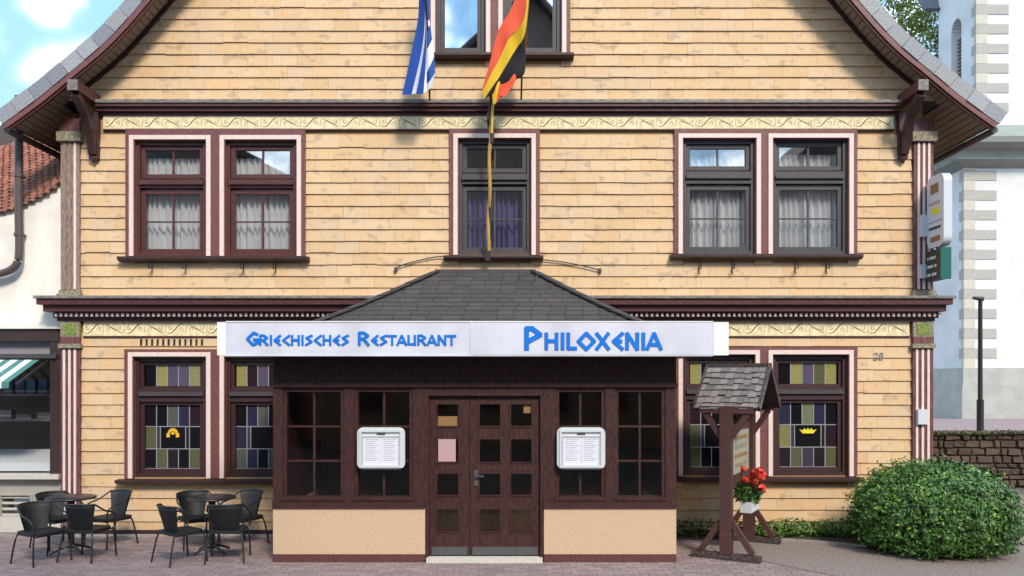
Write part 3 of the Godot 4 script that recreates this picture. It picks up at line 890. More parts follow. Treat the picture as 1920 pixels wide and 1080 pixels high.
# leaded windows of the ground floor
func stained_window(H: Node3D, r: Array, i: int):
	var w := part(H, "window")
	var x0 := X(r[0]); var x1 := X(r[2]); var y0 := Y(r[3]); var y1 := Y(r[1])
	var fm: Material = M.maroon_deep
	var st := begin()
	frame_ring(st, x0, y0, x1, y1, 0.06, -0.14, -0.01); mi(w, "frame", done(st), fm)
	var ta := Y(r[1] + 60.0); var tb := Y(r[1] + 82.0)
	bx(w, "transom", x0 + 0.06, tb - 0.01, -0.12, x1 - 0.06, ta + 0.01, -0.012, fm)
	bx(w, "transom_moulding", x0 + 0.055, (ta + tb) / 2 - 0.01, -0.012, x1 - 0.055, (ta + tb) / 2 + 0.05, 0.025, M.grey_frame)
	st = begin(); frame_ring(st, x0 + 0.062, ta, x1 - 0.062, y1 - 0.062, 0.045, -0.1, -0.045); mi(w, "sash", done(st), fm)
	st = begin(); frame_ring(st, x0 + 0.062, y0 + 0.062, x1 - 0.062, tb, 0.06, -0.1, -0.045); mi(w, "sash", done(st), fm)
	var L := x0 + 0.125; var Rr := x1 - 0.125
	var cols := [0.0, 0.2, 0.4, 0.6, 0.8, 1.0]
	var tops := ["sg_dark", "sg_amber", "sg_lilac", "sg_lilac", "sg_straw"] if i < 2 else ["sg_dark", "sg_amber", "sg_lilac", "sg_olive", "sg_amber"]
	if i == 1: tops = ["sg_amber", "sg_plum", "sg_lilac", "sg_plum", "sg_olive"]
	if i == 2: tops = ["sg_amber", "sg_dark", "sg_plum", "sg_dark", "sg_amber"]
	var pieces := []
	var ga := ta + 0.045; var gb := y1 - 0.107
	for k in 5: pieces.append([cols[k], cols[k + 1], 0.0, 1.0, tops[k], ga, gb])
	var la := y0 + 0.122; var lb := tb - 0.06
	var rows := [0.0, 0.31, 0.66, 1.0]
	var topr := ["sg_dark", "sg_dark", "sg_grey", "sg_blue", "sg_plum"]; var bot := ["sg_dark", "sg_olive", "sg_plum", "sg_dark", "sg_olive"]
	var lm := "sg_olive"; var rm := "sg_dark"
	if i == 3:
		topr = ["sg_blue", "sg_dark", "sg_green", "sg_blue", "sg_dark"]; bot = ["sg_plum", "sg_olive", "sg_violet", "sg_plum", "sg_olive"]; lm = "sg_yellow"; rm = "sg_plum"
	elif i == 1:
		topr = ["sg_dark", "sg_blue", "sg_grey", "sg_dark", "sg_dark"]; bot = ["sg_grey", "sg_blue", "sg_dark", "sg_grey", "sg_dark"]; lm = "sg_blue"
	elif i == 2:
		topr = ["sg_plum", "sg_dark", "sg_dark", "sg_dark", "sg_dark"]; bot = ["sg_olive", "sg_dark", "sg_dark", "sg_dark", "sg_plum"]
	for k in 5:
		pieces.append([cols[k], cols[k + 1], rows[2], rows[3], topr[k], la, lb])
		pieces.append([cols[k], cols[k + 1], rows[0], rows[1], bot[k], la, lb])
	pieces.append([0.0, 0.2, rows[1], rows[2], lm, la, lb]); pieces.append([0.8, 1.0, rows[1], rows[2], rm, la, lb])
	pieces.append([0.2, 0.27, rows[1], rows[2], "sg_violet", la, lb]); pieces.append([0.73, 0.8, rows[1], rows[2], "sg_plum", la, lb])
	pieces.append([0.27, 0.73, rows[1], rows[2], "sg_dark", la, lb])
	for p in pieces:
		var g := 0.004
		var o := bx(w, "pane", lerpf(L, Rr, p[0]) + g, lerpf(p[5], p[6], p[2]) + g, -0.084, lerpf(L, Rr, p[1]) - g, lerpf(p[5], p[6], p[3]) - g, -0.078, M[p[4]])
		o.rotation = Vector3(rng.randf_range(-0.02, 0.02), rng.randf_range(-0.02, 0.02), 0)
	# lead cames
	st = begin()
	var v := func(t: float, a: float, b: float): abox(st, lerpf(L, Rr, t) - 0.006, a, -0.09, lerpf(L, Rr, t) + 0.006, b, -0.072)
	var hz := func(y: float, a: float, b: float): abox(st, lerpf(L, Rr, a), y - 0.006, -0.0895, lerpf(L, Rr, b), y + 0.006, -0.0725)
	var upper := begin()
	for t in [0.2, 0.4, 0.6, 0.8]: abox(upper, lerpf(L, Rr, t) - 0.006, ga, -0.09, lerpf(L, Rr, t) + 0.006, gb, -0.072)
	abox(upper, L, gb - 0.01, -0.0895, Rr, gb, -0.0725)
	mi(w, "lead_came", done(upper), M.came)
	for t in [0.2, 0.4, 0.6, 0.8]:
		v.call(t, lerpf(la, lb, rows[2]), lb); v.call(t, la, lerpf(la, lb, rows[1]))
	v.call(0.2, lerpf(la, lb, rows[1]), lerpf(la, lb, rows[2])); v.call(0.8, lerpf(la, lb, rows[1]), lerpf(la, lb, rows[2]))
	v.call(0.27, lerpf(la, lb, rows[1]), lerpf(la, lb, rows[2])); v.call(0.73, lerpf(la, lb, rows[1]), lerpf(la, lb, rows[2]))
	hz.call(lerpf(la, lb, rows[1]), 0.0, 1.0); hz.call(lerpf(la, lb, rows[2]), 0.0, 1.0); hz.call(la, 0.0, 1.0)
	mi(w, "lead_came", done(st), M.came)
	var cx := (L + Rr) / 2; var cy := lerpf(la, lb, rows[2]) - 0.1
	st = begin()
	if i == 0:   # golden arched emblem
		for k in 10:
			var a := PI * k / 10.0; var b := PI * (k + 1) / 10.0
			bar(st, Vector3(cx + cos(a) * 0.055, cy + sin(a) * 0.055, -0.07), Vector3(cx + cos(b) * 0.055, cy + sin(b) * 0.055, -0.07), 0.012, 0.045 - 0.0003 * k)
		for s in [-1, 1]: abox(st, cx + s * 0.07 - 0.024, cy - 0.06, -0.0755, cx + s * 0.07 + 0.024, cy, -0.0645)
		abox(st, cx - 0.02, cy - 0.02, -0.0752, cx + 0.02, cy + 0.022, -0.0648)
		mi(w, "emblem", done(st), M.gold)
	elif i == 3:   # yellow crown
		prism(st, PackedVector2Array([Vector2(cx - 0.13, cy + 0.03), Vector2(cx - 0.08, cy - 0.03), Vector2(cx + 0.08, cy - 0.03), Vector2(cx + 0.13, cy + 0.03), Vector2(cx + 0.075, cy + 0.015), Vector2(cx + 0.05, cy + 0.05), Vector2(cx + 0.025, cy + 0.015), Vector2(cx, cy + 0.055), Vector2(cx - 0.025, cy + 0.015), Vector2(cx - 0.05, cy + 0.05), Vector2(cx - 0.075, cy + 0.015)]), -0.076, -0.066)
		mi(w, "emblem", done(st), M.lemon)

# ---------------------------------------------------------------- entrance porch
func porch():
	var Z := 1.9
	var H := thing("entrance_porch", "dark maroon wooden entrance porch with beige base and hipped slate roof", "porch")
	var L := X(512, Z); var R := X(1268, Z); var D0 := X(797, Z); var D1 := X(1020, Z)
	var base := Y(953, Z)
	for s in [[L, D0], [D1, R]]:
		bx(H, "base_wall", s[0], 0.1, Z - 0.14, s[1], base, Z, M.porch_plaster)
		var n := 5
		for i in n:
			var a: float = lerpf(s[0], s[1], float(i) / n); var b: float = lerpf(s[0], s[1], float(i + 1) / n)
			bx(H, "plinth_tile", a + 0.002, 0.0, Z - 0.13, b - 0.002, 0.1, Z + 0.012, M.plinth_tile)
		bx(H, "sill_beam", s[0] - 0.01, base, Z - 0.16, s[1] + 0.0, Y(938, Z), Z + 0.02, M.porch_wood)
	# side walls, dark timber over the plastered base
	for s in [[L, L + 0.12], [R - 0.12, R]]:
		bx(H, "side_wall", s[0], 0.0, 0.05, s[1], base, Z - 0.14, M.porch_plaster)
		bx(H, "side_panel", s[0] + 0.001, base, 0.05, s[1] - 0.001, 2.62, Z - 0.16, M.porch_wood)
	bx(H, "floor", L + 0.12, 0.0, 0.05, R - 0.12, 0.06, Z - 0.14, M.plinth_tile)
	bx(H, "inner_panelling", L + 0.12, 0.06, 0.05, R - 0.12, 2.62, 0.1, M.panelling)
	bx(H, "ceiling", L, 2.62, 0.05, R, 2.68, Z, M.porch_wood)
	# header and posts
	bx(H, "header_beam", L, Y(728, Z), Z - 0.14, R, 2.62, Z - 0.01, M.porch_wood)
	bx(H, "header_moulding", L - 0.01, Y(726, Z), Z - 0.01, R + 0.01, Y(718, Z), Z + 0.025, M.porch_wood)
	for p in [[512, 530], [645, 664], [774, 797], [1020, 1042], [1135, 1153], [1248, 1268]]:
		bx(H, "post", X(p[0], Z), Y(938, Z), Z - 0.14, X(p[1], Z), Y(728, Z), Z, M.porch_wood)
	for q in [[530, 645], [664, 774], [1042, 1135], [1153, 1248]]:
		var w := part(H, "window")
		var x0 := X(q[0], Z); var x1 := X(q[1], Z); var y0 := Y(938, Z); var y1 := Y(728, Z)
		var st := begin(); frame_ring(st, x0, y0, x1, y1, 0.045, Z - 0.12, Z - 0.02); mi(w, "frame", done(st), M.porch_wood)
		bx(w, "sill", x0 - 0.01, y0 + 0.001, Z - 0.02, x1 + 0.01, y0 + 0.035, Z + 0.035, M.porch_wood)
		var gx := [x0 + 0.045, (x0 + x1) / 2, x1 - 0.045]
		var gy := [y0 + 0.045, Y(865, Z), Y(800, Z), y1 - 0.045]
		for i in 2:
			for j in 3:
				var o := bx(w, "pane", gx[i], gy[j], Z - 0.072, gx[i + 1], gy[j + 1], Z - 0.068, M.pane_dark)
				o.rotation = Vector3(rng.randf_range(-0.004, 0.004), rng.randf_range(-0.004, 0.004), 0)
		bx(w, "glazing_bar", gx[1] - 0.014, gy[0], Z - 0.085, gx[1] + 0.014, gy[3], Z - 0.045, M.porch_wood)
		for j in [1, 2]: bx(w, "glazing_bar", gx[0], gy[j] - 0.012, Z - 0.084, gx[2], gy[j] + 0.012, Z - 0.046, M.porch_wood)
	# the double door
	var ZD := Z - 0.06
	bx(H, "door_jamb", D0, 0.02, Z - 0.16, D0 + 0.045, Y(735, Z), Z - 0.005, M.porch_wood)
	bx(H, "door_jamb", D1 - 0.045, 0.02, Z - 0.16, D1, Y(735, Z), Z - 0.005, M.porch_wood)
	bx(H, "door_head", D0, Y(742, Z), Z - 0.16, D1, Y(728, Z), Z - 0.004, M.porch_wood)
	bx(H, "threshold", D0 + 0.02, 0.0, Z - 0.16, D1 - 0.02, 0.06, Z + 0.06, M.white_stone)
	var rows := [[757, 800], [823, 868], [888, 930], [955, 998]]
	for lf in [[D0 + 0.048, X(880, Z), [[818, 860]], 0], [X(881, Z), D1 - 0.048, [[898, 939], [957, 998]], 1]]:
		var d := part(H, "door")
		var x0: float = lf[0]; var x1: float = lf[1]; var y0 := 0.075; var y1 := Y(743, Z)
		var hs := []
		for c in lf[2]:
			for rr in rows: hs.append([X(c[0], Z), Y(rr[1], Z), X(c[1], Z), Y(rr[0], Z)])
		var ys := [y0, y1]
		for h in hs:
			if not ys.has(h[1]): ys.append(h[1]); ys.append(h[3])
		ys.sort()
		var st := begin()
		for i in ys.size() - 1:
			if ys[i + 1] - ys[i] < 0.002: continue
			for s in in_open(x0, x1, ys[i], ys[i + 1], hs): abox(st, s[0], ys[i], ZD - 0.05, s[1], ys[i + 1], ZD)
		mi(d, "leaf", done(st), M.porch_wood)
		for h in hs:
			st = begin(); frame_ring(st, h[0] - 0.012, h[1] - 0.012, h[2] + 0.012, h[3] + 0.012, 0.02, ZD - 0.002, ZD + 0.012)
			mi(d, "bead", done(st), M.porch_wood)
			bx(d, "pane", h[0] - 0.002, h[1] - 0.002, ZD - 0.03, h[2] + 0.002, h[3] + 0.002, ZD - 0.026, M.pane_dark)
		bx(d, "kick_plate", x0 + 0.03, 0.08, ZD, x1 - 0.03, 0.18, ZD + 0.006, M.steel)
		if lf[3] == 1:
			st = begin()
			tube(st, [Vector3(X(893, Z), Y(893, Z), ZD), Vector3(X(893, Z), Y(893, Z), ZD + 0.05), Vector3(X(907, Z), Y(894, Z), ZD + 0.05)], 0.011, 8)
			abox(st, X(889, Z), Y(912, Z), ZD, X(897, Z), Y(882, Z), ZD + 0.008)
			mi(d, "handle", done(st), M.steel)
			bx(d, "sticker", X(982, Z), Y(775, Z), ZD - 0.026, X(999, Z), Y(757, Z), ZD - 0.024, M.tan_paper)
		else:
			bx(d, "notice", X(820, Z), Y(801, Z), ZD - 0.026, X(857, Z), Y(781, Z), ZD - 0.022, M.tan_paper)
			var nn := bx(d, "notice", X(821, Z), Y(866, Z), ZD + 0.012, X(854, Z), Y(824, Z), ZD + 0.015, M.pink_paper)
			for k in 6:
				bx(nn, "printed_line", -0.09, 0.11 - k * 0.042, 0.0015, 0.085 - 0.03 * (k % 3), 0.116 - k * 0.042, 0.0025, M.ink)
	porch_roof(H, L, R, Z)

func porch_roof(H: Node3D, L: float, R: float, Z: float):
	var Rf := part(H, "roof")
	var ze := 2.12
	# bell-cast outline from ridge at the wall to eave: t 0..1
	var ridge := [X(820), X(1000)]
	var ye := 2.66; var yr := Y(510)
	var h := func(t: float) -> float: return lerpf(yr, ye, t) - 0.05 * sin(PI * t)
	var zz := func(t: float) -> float: return lerpf(0.02, ze, t)
	var n := 18
	var xl := func(t: float) -> float: return lerpf(ridge[0], L - 0.3, t)
	var xr := func(t: float) -> float: return lerpf(ridge[1], R + 0.3, t)
	var st := begin()
	for i in n:
		var t0 := float(i) / n; var t1 := float(i + 1) / n
		quad(st, Vector3(xl.call(t0), h.call(t0) - 0.02, zz.call(t0)), Vector3(xr.call(t0), h.call(t0) - 0.02, zz.call(t0)), Vector3(xr.call(t1), h.call(t1) - 0.02, zz.call(t1)), Vector3(xl.call(t1), h.call(t1) - 0.02, zz.call(t1)))
		quad(st, Vector3(xl.call(t0), h.call(t0) - 0.02, 0.0), Vector3(xl.call(t0), h.call(t0) - 0.02, zz.call(t0)), Vector3(xl.call(t1), h.call(t1) - 0.02, zz.call(t1)), Vector3(xl.call(t1), h.call(t1) - 0.02, 0.0))
		quad(st, Vector3(xr.call(t0), h.call(t0) - 0.02, zz.call(t0)), Vector3(xr.call(t0), h.call(t0) - 0.02, 0.0), Vector3(xr.call(t1), h.call(t1) - 0.02, 0.0), Vector3(xr.call(t1), h.call(t1) - 0.02, zz.call(t1)))
	mi(Rf, "roof_deck", done(st), M.slate0)
	bx(Rf, "eave_board", L - 0.18, 2.56, 0.06, R + 0.18, 2.619, ze - 0.02, M.porch_wood)
	bx(Rf, "fascia", L - 0.18, 2.57, ze - 0.02, R + 0.18, 2.66, ze, M.porch_wood)
	# slates in courses on the front slope
	var count := 0
	var rest := begin()
	for i in n:
		var t0 := float(i) / n; var t1 := minf(1.0, float(i + 1) / n + 0.012)
		var a: float = xl.call(t1); var b: float = xr.call(t1)
		var x := a - (0.11 if i % 2 else 0.0)
		while x < b:
			var w := 0.225 + rng.randf_range(-0.02, 0.02)
			var x0 := maxf(x, a); var x1 := minf(x + w - 0.006, b)
			x += w
			if x1 - x0 < 0.02: continue
			var lim0: float = xl.call(t0); var lim1: float = xr.call(t0)
			var u0 := clampf(x0, lim0, lim1); var u1 := clampf(x1, lim0, lim1)
			var lift := 0.014 + rng.randf_range(0, 0.006)
			var q := [Vector3(u0, h.call(t0) - 0.004, zz.call(t0)), Vector3(u1, h.call(t0) - 0.004, zz.call(t0)), Vector3(x1, h.call(t1) + lift, zz.call(t1)), Vector3(x0, h.call(t1) + lift, zz.call(t1))]
			var s2 := begin() if count < 300 else rest
			quad(s2, q[0], q[1], q[2], q[3])
			quad(s2, q[3], q[2], q[2] + Vector3(0, -0.016, 0), q[3] + Vector3(0, -0.016, 0))
			quad(s2, q[1], q[1] + Vector3(0, -0.016, 0), q[2] + Vector3(0, -0.016, 0), q[2])
			if count < 300:
				mi(Rf, "slate", done(s2), M["slate%d" % (rng.randi() % 4)])
			count += 1
	if count > 300:
		var o := mi(Rf, "slates", done(rest), M.slate0); o.set_meta("kind", "stuff")
	# hip cappings and the ridge flashing
	for sd in 2:
		st = begin()
		for i in 12:
			var t0 := i / 12.0; var t1 := (i + 1.15) / 12.0
			var f: Callable = xl if sd == 0 else xr
			bar(st, Vector3(f.call(t0), h.call(t0) + 0.02, zz.call(t0)), Vector3(f.call(minf(t1, 1)), h.call(minf(t1, 1)) + 0.03, zz.call(minf(t1, 1))), 0.15, 0.022)
		mi(Rf, "hip_capping", done(st), M.slate1)
	bx(Rf, "ridge_flashing", ridge[0] - 0.03, yr - 0.03, 0.018, ridge[1] + 0.03, yr + 0.03, 0.075, M.grey_frame)
	st = begin()
	var pts := []
	for k in 25: pts.append(Vector3(X(992, 0.12), Y(521, 0.12) + 0.03, 0.27) + Vector3(cos(TAU * k / 24.0) * 0.12, sin(TAU * k / 24.0) * 0.085, -sin(TAU * k / 24.0) * 0.1))
	tube(st, pts, 0.006, 5); mi(Rf, "wire_loop", done(st), M.steel)

# ---------------------------------------------------------------- lettering of the name board
var GL := {
	"G": [[[0.75, 0.86], [0.5, 1.0], [0.08, 0.5], [0.45, 0.02], [0.78, 0.2], [0.78, 0.45], [0.5, 0.45]]],
	"R": [[[0.1, 0], [0.1, 1], [0.4, 1], [0.68, 0.76], [0.4, 0.52], [0.15, 0.52]], [[0.38, 0.5], [0.72, 0.0]]],
	"I": [[[0.15, 0], [0.15, 1]]],
	"E": [[[0.62, 1.0], [0.12, 0.5], [0.62, 0.0]], [[0.14, 0.5], [0.55, 0.5]]],
	"C": [[[0.66, 1.0], [0.12, 0.5], [0.66, 0.0]]],
	"H": [[[0.12, 0], [0.12, 1]], [[0.68, 0], [0.68, 1]], [[0.12, 0.52], [0.68, 0.52]]],
	"S": [[[0.62, 1.0], [0.14, 0.74], [0.6, 0.36], [0.1, 0.02]]],
	"T": [[[0.36, 0], [0.36, 1]], [[0.0, 0.95], [0.72, 0.95]]],
	"A": [[[0.02, 0], [0.4, 1], [0.78, 0]], [[0.16, 0.3], [0.64, 0.3]]],
	"U": [[[0.12, 1], [0.12, 0.1], [0.62, 0.1]], [[0.66, 1], [0.66, 0]]],
	"N": [[[0.12, 0], [0.12, 1], [0.68, 0], [0.68, 1]]],
	"P": [[[0.12, 0], [0.12, 1], [0.36, 1], [0.7, 0.7], [0.18, 0.38]]],
	"L": [[[0.12, 1], [0.12, 0.06], [0.55, 0.06]]],
	"O": [[[0.45, 1.0], [0.88, 0.5], [0.45, 0.0], [0.02, 0.5], [0.45, 1.0]]],
	"X": [[[0.05, 1], [0.72, 0]], [[0.7, 1], [0.05, 0]]],
}

func letters(parent: Node3D, text: String, x0: float, x1: float, yb: float, hcap: float, hrest: float, z: float):
	var adv := {"I": 0.34, "E": 0.74, "C": 0.76, "S": 0.74, "L": 0.66, "O": 0.96, "T": 0.78, " ": 0.7}
	var total := 0.0
	var caps := true
	for ch in text:
		total += adv.get(ch, 0.86) * (hcap if caps else hrest)
		caps = ch == " "
	var k := (x1 - x0) / total
	var x := x0
	caps = true
	for ch in text:
		var hh := hcap if caps else hrest
		if ch != " ":
			var st := begin()
			var n := 0
			for line in GL[ch]:
				for i in line.size() - 1:
					var a := Vector3(x + line[i][0] * hh * k, yb + line[i][1] * hh, z)
					var b := Vector3(x + line[i + 1][0] * hh * k, yb + line[i + 1][1] * hh, z)
					var d := (b - a).normalized() * hh * 0.07
					var dep := 0.008 + 0.0006 * n
					sbox(st, Transform3D(Basis((b - a).normalized(), Vector3(0, 0, 1).cross((b - a).normalized()), Vector3(0, 0, 1)), (a + b) / 2 + Vector3(0, 0, dep / 2)), Vector3(a.distance_to(b) + d.length() * 1.6, hh * 0.235, dep))
					n += 1
			mi(parent, "letter", done(st), M.sign_blue)
		x += adv.get(ch, 0.86) * hh * k
		caps = ch == " "

func name_sign():
	var z := 2.3
	var S := thing("name_board", "long pale restaurant name board with blue angular lettering above the porch", "sign", Vector3.ZERO)
	var y0 := Y(666, z); var y1 := Y(604, z)
	var xm := X(884, z)
	bx(S, "panel", X(424, z), y0, z - 0.12, xm - 0.003, y1, z, M.sign_face)
	bx(S, "panel", xm + 0.003, y0 + 0.004, z - 0.12, X(1337, z), y1 - 0.004, z + 0.004, M.sign_face)
	bx(S, "end_panel", X(407, z), y0, z - 0.13, X(423.5, z), y1, z - 0.003, M.sign_end)
	bx(S, "end_panel", X(1337.5, z), y0, z - 0.13, X(1366, z), y1, z + 0.006, M.sign_end)
	bx(S, "frame_rail", X(424, z), y1, z - 0.12, X(1337, z), y1 + 0.012, z + 0.008, M.sign_end)
	bx(S, "frame_rail", X(424, z), y0 - 0.012, z - 0.12, X(1337, z), y0, z + 0.008, M.sign_face)
	bx(S, "joint_cover", xm - 0.012, y0 + 0.001, z, xm + 0.012, y1 - 0.001, z + 0.009, M.sign_face)
	for px in [560, 880, 1200]: bx(S, "hanger", X(px, z) - 0.02, y0 + 0.03, 2.12, X(px, z) + 0.02, y0 + 0.08, z - 0.12, M.iron)
	letters(S, "GRIECHISCHES RESTAURANT", X(462, z), X(856, z), Y(647, z), Y(626, z) - Y(649, z), Y(629, z) - Y(647, z), z)
	letters(S, "PHILOXENIA", X(982, z), X(1242, z), Y(655, z), Y(616, z) - Y(655, z), Y(625, z) - Y(655, z), z + 0.004)

# ---------------------------------------------------------------- flags
func sheet(st: SurfaceTool, lines: Array, cols: Array, ripple := 0.02):   # lofts between edge lines, one colour for each stripe
	var n := 16
	var L := []
	for l in lines: L.append(curve(l, 8))
	st.set_smooth_group(0)
	for s in lines.size() - 1:
		st.set_color(cols[s])
		var m := 5
		var f := func(i: int, k: int) -> Vector3:
			var t := float(i) / n
			var A: Array = L[s]; var B: Array = L[s + 1]
			var fa := t * (A.size() - 1); var fb := t * (B.size() - 1)
			var a: Vector3 = (A[int(fa)] as Vector3).lerp(A[mini(int(fa) + 1, A.size() - 1)], fa - int(fa))
			var b: Vector3 = (B[int(fb)] as Vector3).lerp(B[mini(int(fb) + 1, B.size() - 1)], fb - int(fb))
			var p := a.lerp(b, float(k) / m)
			p.z += ripple * sin(p.x * 22 + p.y * 3 + s) * sin(PI * (s + float(k) / m) / (lines.size() - 1))
			return p
		for i in n:
			for k in m: quad(st, f.call(i, k), f.call(i, k + 1), f.call(i + 1, k + 1), f.call(i + 1, k))

func pl(a: Array) -> Array:
	var o := []
	for q in a: o.append(P(q[0], q[1], q[2]))
	return o

func flags():
	var blue := Color(0.008, 0.065, 0.33); var white := Color(0.72, 0.74, 0.80)
	var g := thing("flag", "blue and white striped flag hanging limp from its pole over the cornice", "flag", Vector3.ZERO)
	var st := begin()
	tube(st, [P(806, 198, 0.12), P(802, 60, 0.55), P(790, -120, 1.0)], 0.014, 8)
	mi(g, "pole", done(st), M.iron)
	st = begin()
	sheet(st, [
		pl([[782, -60, 0.62], [785, 20, 0.56], [773, 90, 0.52], [754, 178, 0.5]]),
		pl([[797, -60, 0.72], [797, 30, 0.66], [791, 92, 0.62], [772, 177, 0.62]]),
		pl([[798, -60, 0.66], [798, 45, 0.60], [794, 100, 0.56], [780, 176, 0.56]]),
		pl([[799, -60, 0.64], [799, 60, 0.60], [798, 125, 0.58], [794, 176, 0.62]]),
		pl([[800, -60, 0.66], [800, 60, 0.62], [800, 130, 0.60], [800, 170, 0.62]])], [blue, white, blue, white], 0.012)
	sheet(st, [
		pl([[795, -60, 0.58], [800, -60, 0.6], [803, -60, 0.57]]),
		pl([[795, 42, 0.54], [800, 41, 0.58], [805, 36, 0.55]]),
		pl([[795, 60, 0.53], [801, 54, 0.57], [807, 46, 0.54]]),
		pl([[796, 96, 0.52], [803, 88, 0.56], [810, 74, 0.53]]),
		pl([[797, 142, 0.52], [805, 126, 0.56], [814, 106, 0.53]]),
		pl([[799, 158, 0.52], [807, 150, 0.56], [816, 136, 0.53]]),
		pl([[797, 172, 0.52], [804, 168, 0.54], [811, 160, 0.52]])], [blue, white, blue, white, blue, white], 0.006)
	mi(g, "cloth", done(st), M.cloth)
	var d := thing("flag", "black red and gold flag draped in diagonal folds beneath the gable window", "flag", Vector3.ZERO)
	st = begin()
	tube(st, [P(977, 198, 0.12), P(980, 80, 0.45), P(988, -120, 0.95)], 0.014, 8)
	mi(d, "pole", done(st), M.iron)
	var red := Color(0.72, 0.085, 0.03); var gold := Color(0.80, 0.52, 0.025); var black := Color(0.012, 0.011, 0.013)
	st = begin()
	sheet(st, [
		pl([[976, -50, 0.75], [960, 13, 0.72], [934, 58, 0.68], [918, 118, 0.66], [903, 172, 0.62]]),
		pl([[990, -40, 0.80], [983, 36, 0.78], [957, 68, 0.74], [941, 100, 0.7], [905, 170, 0.66]]),
		pl([[994, -30, 0.72], [985, 62, 0.68], [967, 92, 0.66], [944, 132, 0.64], [908, 186, 0.62]]),
		pl([[995, -20, 0.60], [986, 80, 0.52], [986, 112, 0.50], [982, 140, 0.5], [960, 152, 0.5]])], [red, gold, black], 0.02)
	sheet(st, [
		pl([[926, 140, 0.60], [922, 165, 0.58], [925, 196, 0.56]]),
		pl([[944, 128, 0.60], [936, 160, 0.60], [930, 194, 0.58]]),
		pl([[962, 148, 0.54], [954, 166, 0.53], [940, 182, 0.53]])], [gold, red], 0.012)
	sheet(st, [
		pl([[934, 126, 0.585], [928, 150, 0.585], [928, 178, 0.57]]),
		pl([[952, 126, 0.57], [968, 146, 0.55], [948, 181, 0.55]])], [red], 0.01)
	mi(d, "cloth", done(st), M.cloth)
	var p := thing("banner_pole", "banner pole with furled yellow and black cloth in front of the middle window", "flag pole", Vector3.ZERO)
	st = begin()
	tube(st, [P(915, 486, 0.14), P(918, 330, 0.30), P(920, 178, 0.42)], 0.018, 8)
	mi(p, "pole", done(st), M.brass)
	bx(p, "socket", X(915) - 0.04, Y(492), 0.05, X(915) + 0.04, Y(470), 0.17, M.iron)
	bx(p, "clamp", X(918) - 0.03, Y(240), 0.03, X(918) + 0.035, Y(228), 0.40, M.iron)
	st = begin(); st.set_color(Color(0.48, 0.30, 0.06))
	var w1 := []; var w2 := []
	for k in 26:
		var t := k / 25.0
		var c := P(lerpf(915.5, 919, t), lerpf(470, 268, t), lerpf(0.16, 0.35, t))
		w1.append(c + Vector3(cos(t * 11) * 0.008, 0, sin(t * 11) * 0.008))
		w2.append(c + Vector3(-cos(t * 11) * 0.02, 0, -sin(t * 11) * 0.02 + 0.01))
	tube(st, w1, 0.026, 8)
	st.set_color(Color(0.05, 0.035, 0.03)); tube(st, w2.slice(0, 11), 0.014, 8)
	var w3 := []
	for k in 14:
		var t := k / 13.0
		w3.append(P(lerpf(922, 918, t), lerpf(268, 168, t), lerpf(0.36, 0.43, t)) + Vector3(sin(t * 9) * 0.015, 0, 0))
	tube(st, w3, 0.024, 8)
	st.set_color(Color(0.6, 0.42, 0.06)); tube(st, [P(922, 250, 0.39), P(923, 210, 0.42), P(926, 180, 0.45), P(930, 165, 0.5)], 0.02, 8)
	mi(p, "furled_cloth", done(st), M.cloth)

# ---------------------------------------------------------------- menu cases on the porch
func menu_cases():
	var Z := 1.9
	for q in [[671, 760, "white rounded menu case hung on the porch window beside the pink door notice"], [1044, 1134, "white rounded menu case hung on the porch window nearer the wooden notice stand"]]:
		var c := thing("menu_case", q[2], "menu case", Vector3.ZERO, 0.0, "menu cases on the porch")
		var z := Z + 0.03
		var x0 := X(q[0], z); var x1 := X(q[1], z); var y0 := Y(879, z); var y1 := Y(801, z)
		var st := begin(); prism(st, rounded(x0, y0, x1, y1, 0.075, 6), z, z + 0.05); mi(c, "body", done(st), M.white_plastic)
		st = begin()
		var ix0 := x0 + 0.075; var ix1 := x1 - 0.075; var iy0 := y0 + 0.055; var iy1 := y1 - 0.115
		frame_ring(st, ix0 - 0.012, iy0 - 0.012, ix1 + 0.012, iy1 + 0.012, 0.012, z + 0.05, z + 0.066); mi(c, "rim", done(st), M.white_plastic)
		st = begin(); frame_ring(st, x0 + 0.03, y0 + 0.02, x1 - 0.03, y1 - 0.03, 0.028, z + 0.0505, z + 0.072); mi(c, "frame", done(st), M.white_plastic)
		for s in 2:
			var a := lerpf(ix0, ix1, s * 0.5) + 0.004; var b := lerpf(ix0, ix1, s * 0.5 + 0.5) - 0.004
			var pg := bx(c, "menu_page", a, iy0, z + 0.0505, b, iy1, z + 0.054, M.paper)
			for k in 11:
				bx(pg, "printed_line", -(b - a) * 0.38, (iy1 - iy0) * (0.4 - k * 0.075), 0.0018, (b - a) * (0.38 - 0.12 * ((k * 7) % 3)), (iy1 - iy0) * (0.4 - k * 0.075) + 0.007, 0.0026, M.ink)
		st = begin()
		var xm := (x0 + x1) / 2
		tube(st, [Vector3(xm - 0.02, y1 - 0.03, z + 0.03), Vector3(xm, y1 + 0.03, z + 0.03), Vector3(xm + 0.02, y1 - 0.03, z + 0.03)], 0.005, 5); mi(c, "hook", done(st), M.iron)
		bx(c, "lamp_hood", xm - 0.05, y1 - 0.09, z + 0.05, xm + 0.05, y1 - 0.075, z + 0.058, M.grey_frame)
		bx(c, "mount", xm - 0.1, y0 + 0.12, Z - 0.07, xm + 0.1, y0 + 0.3, z, M.iron)

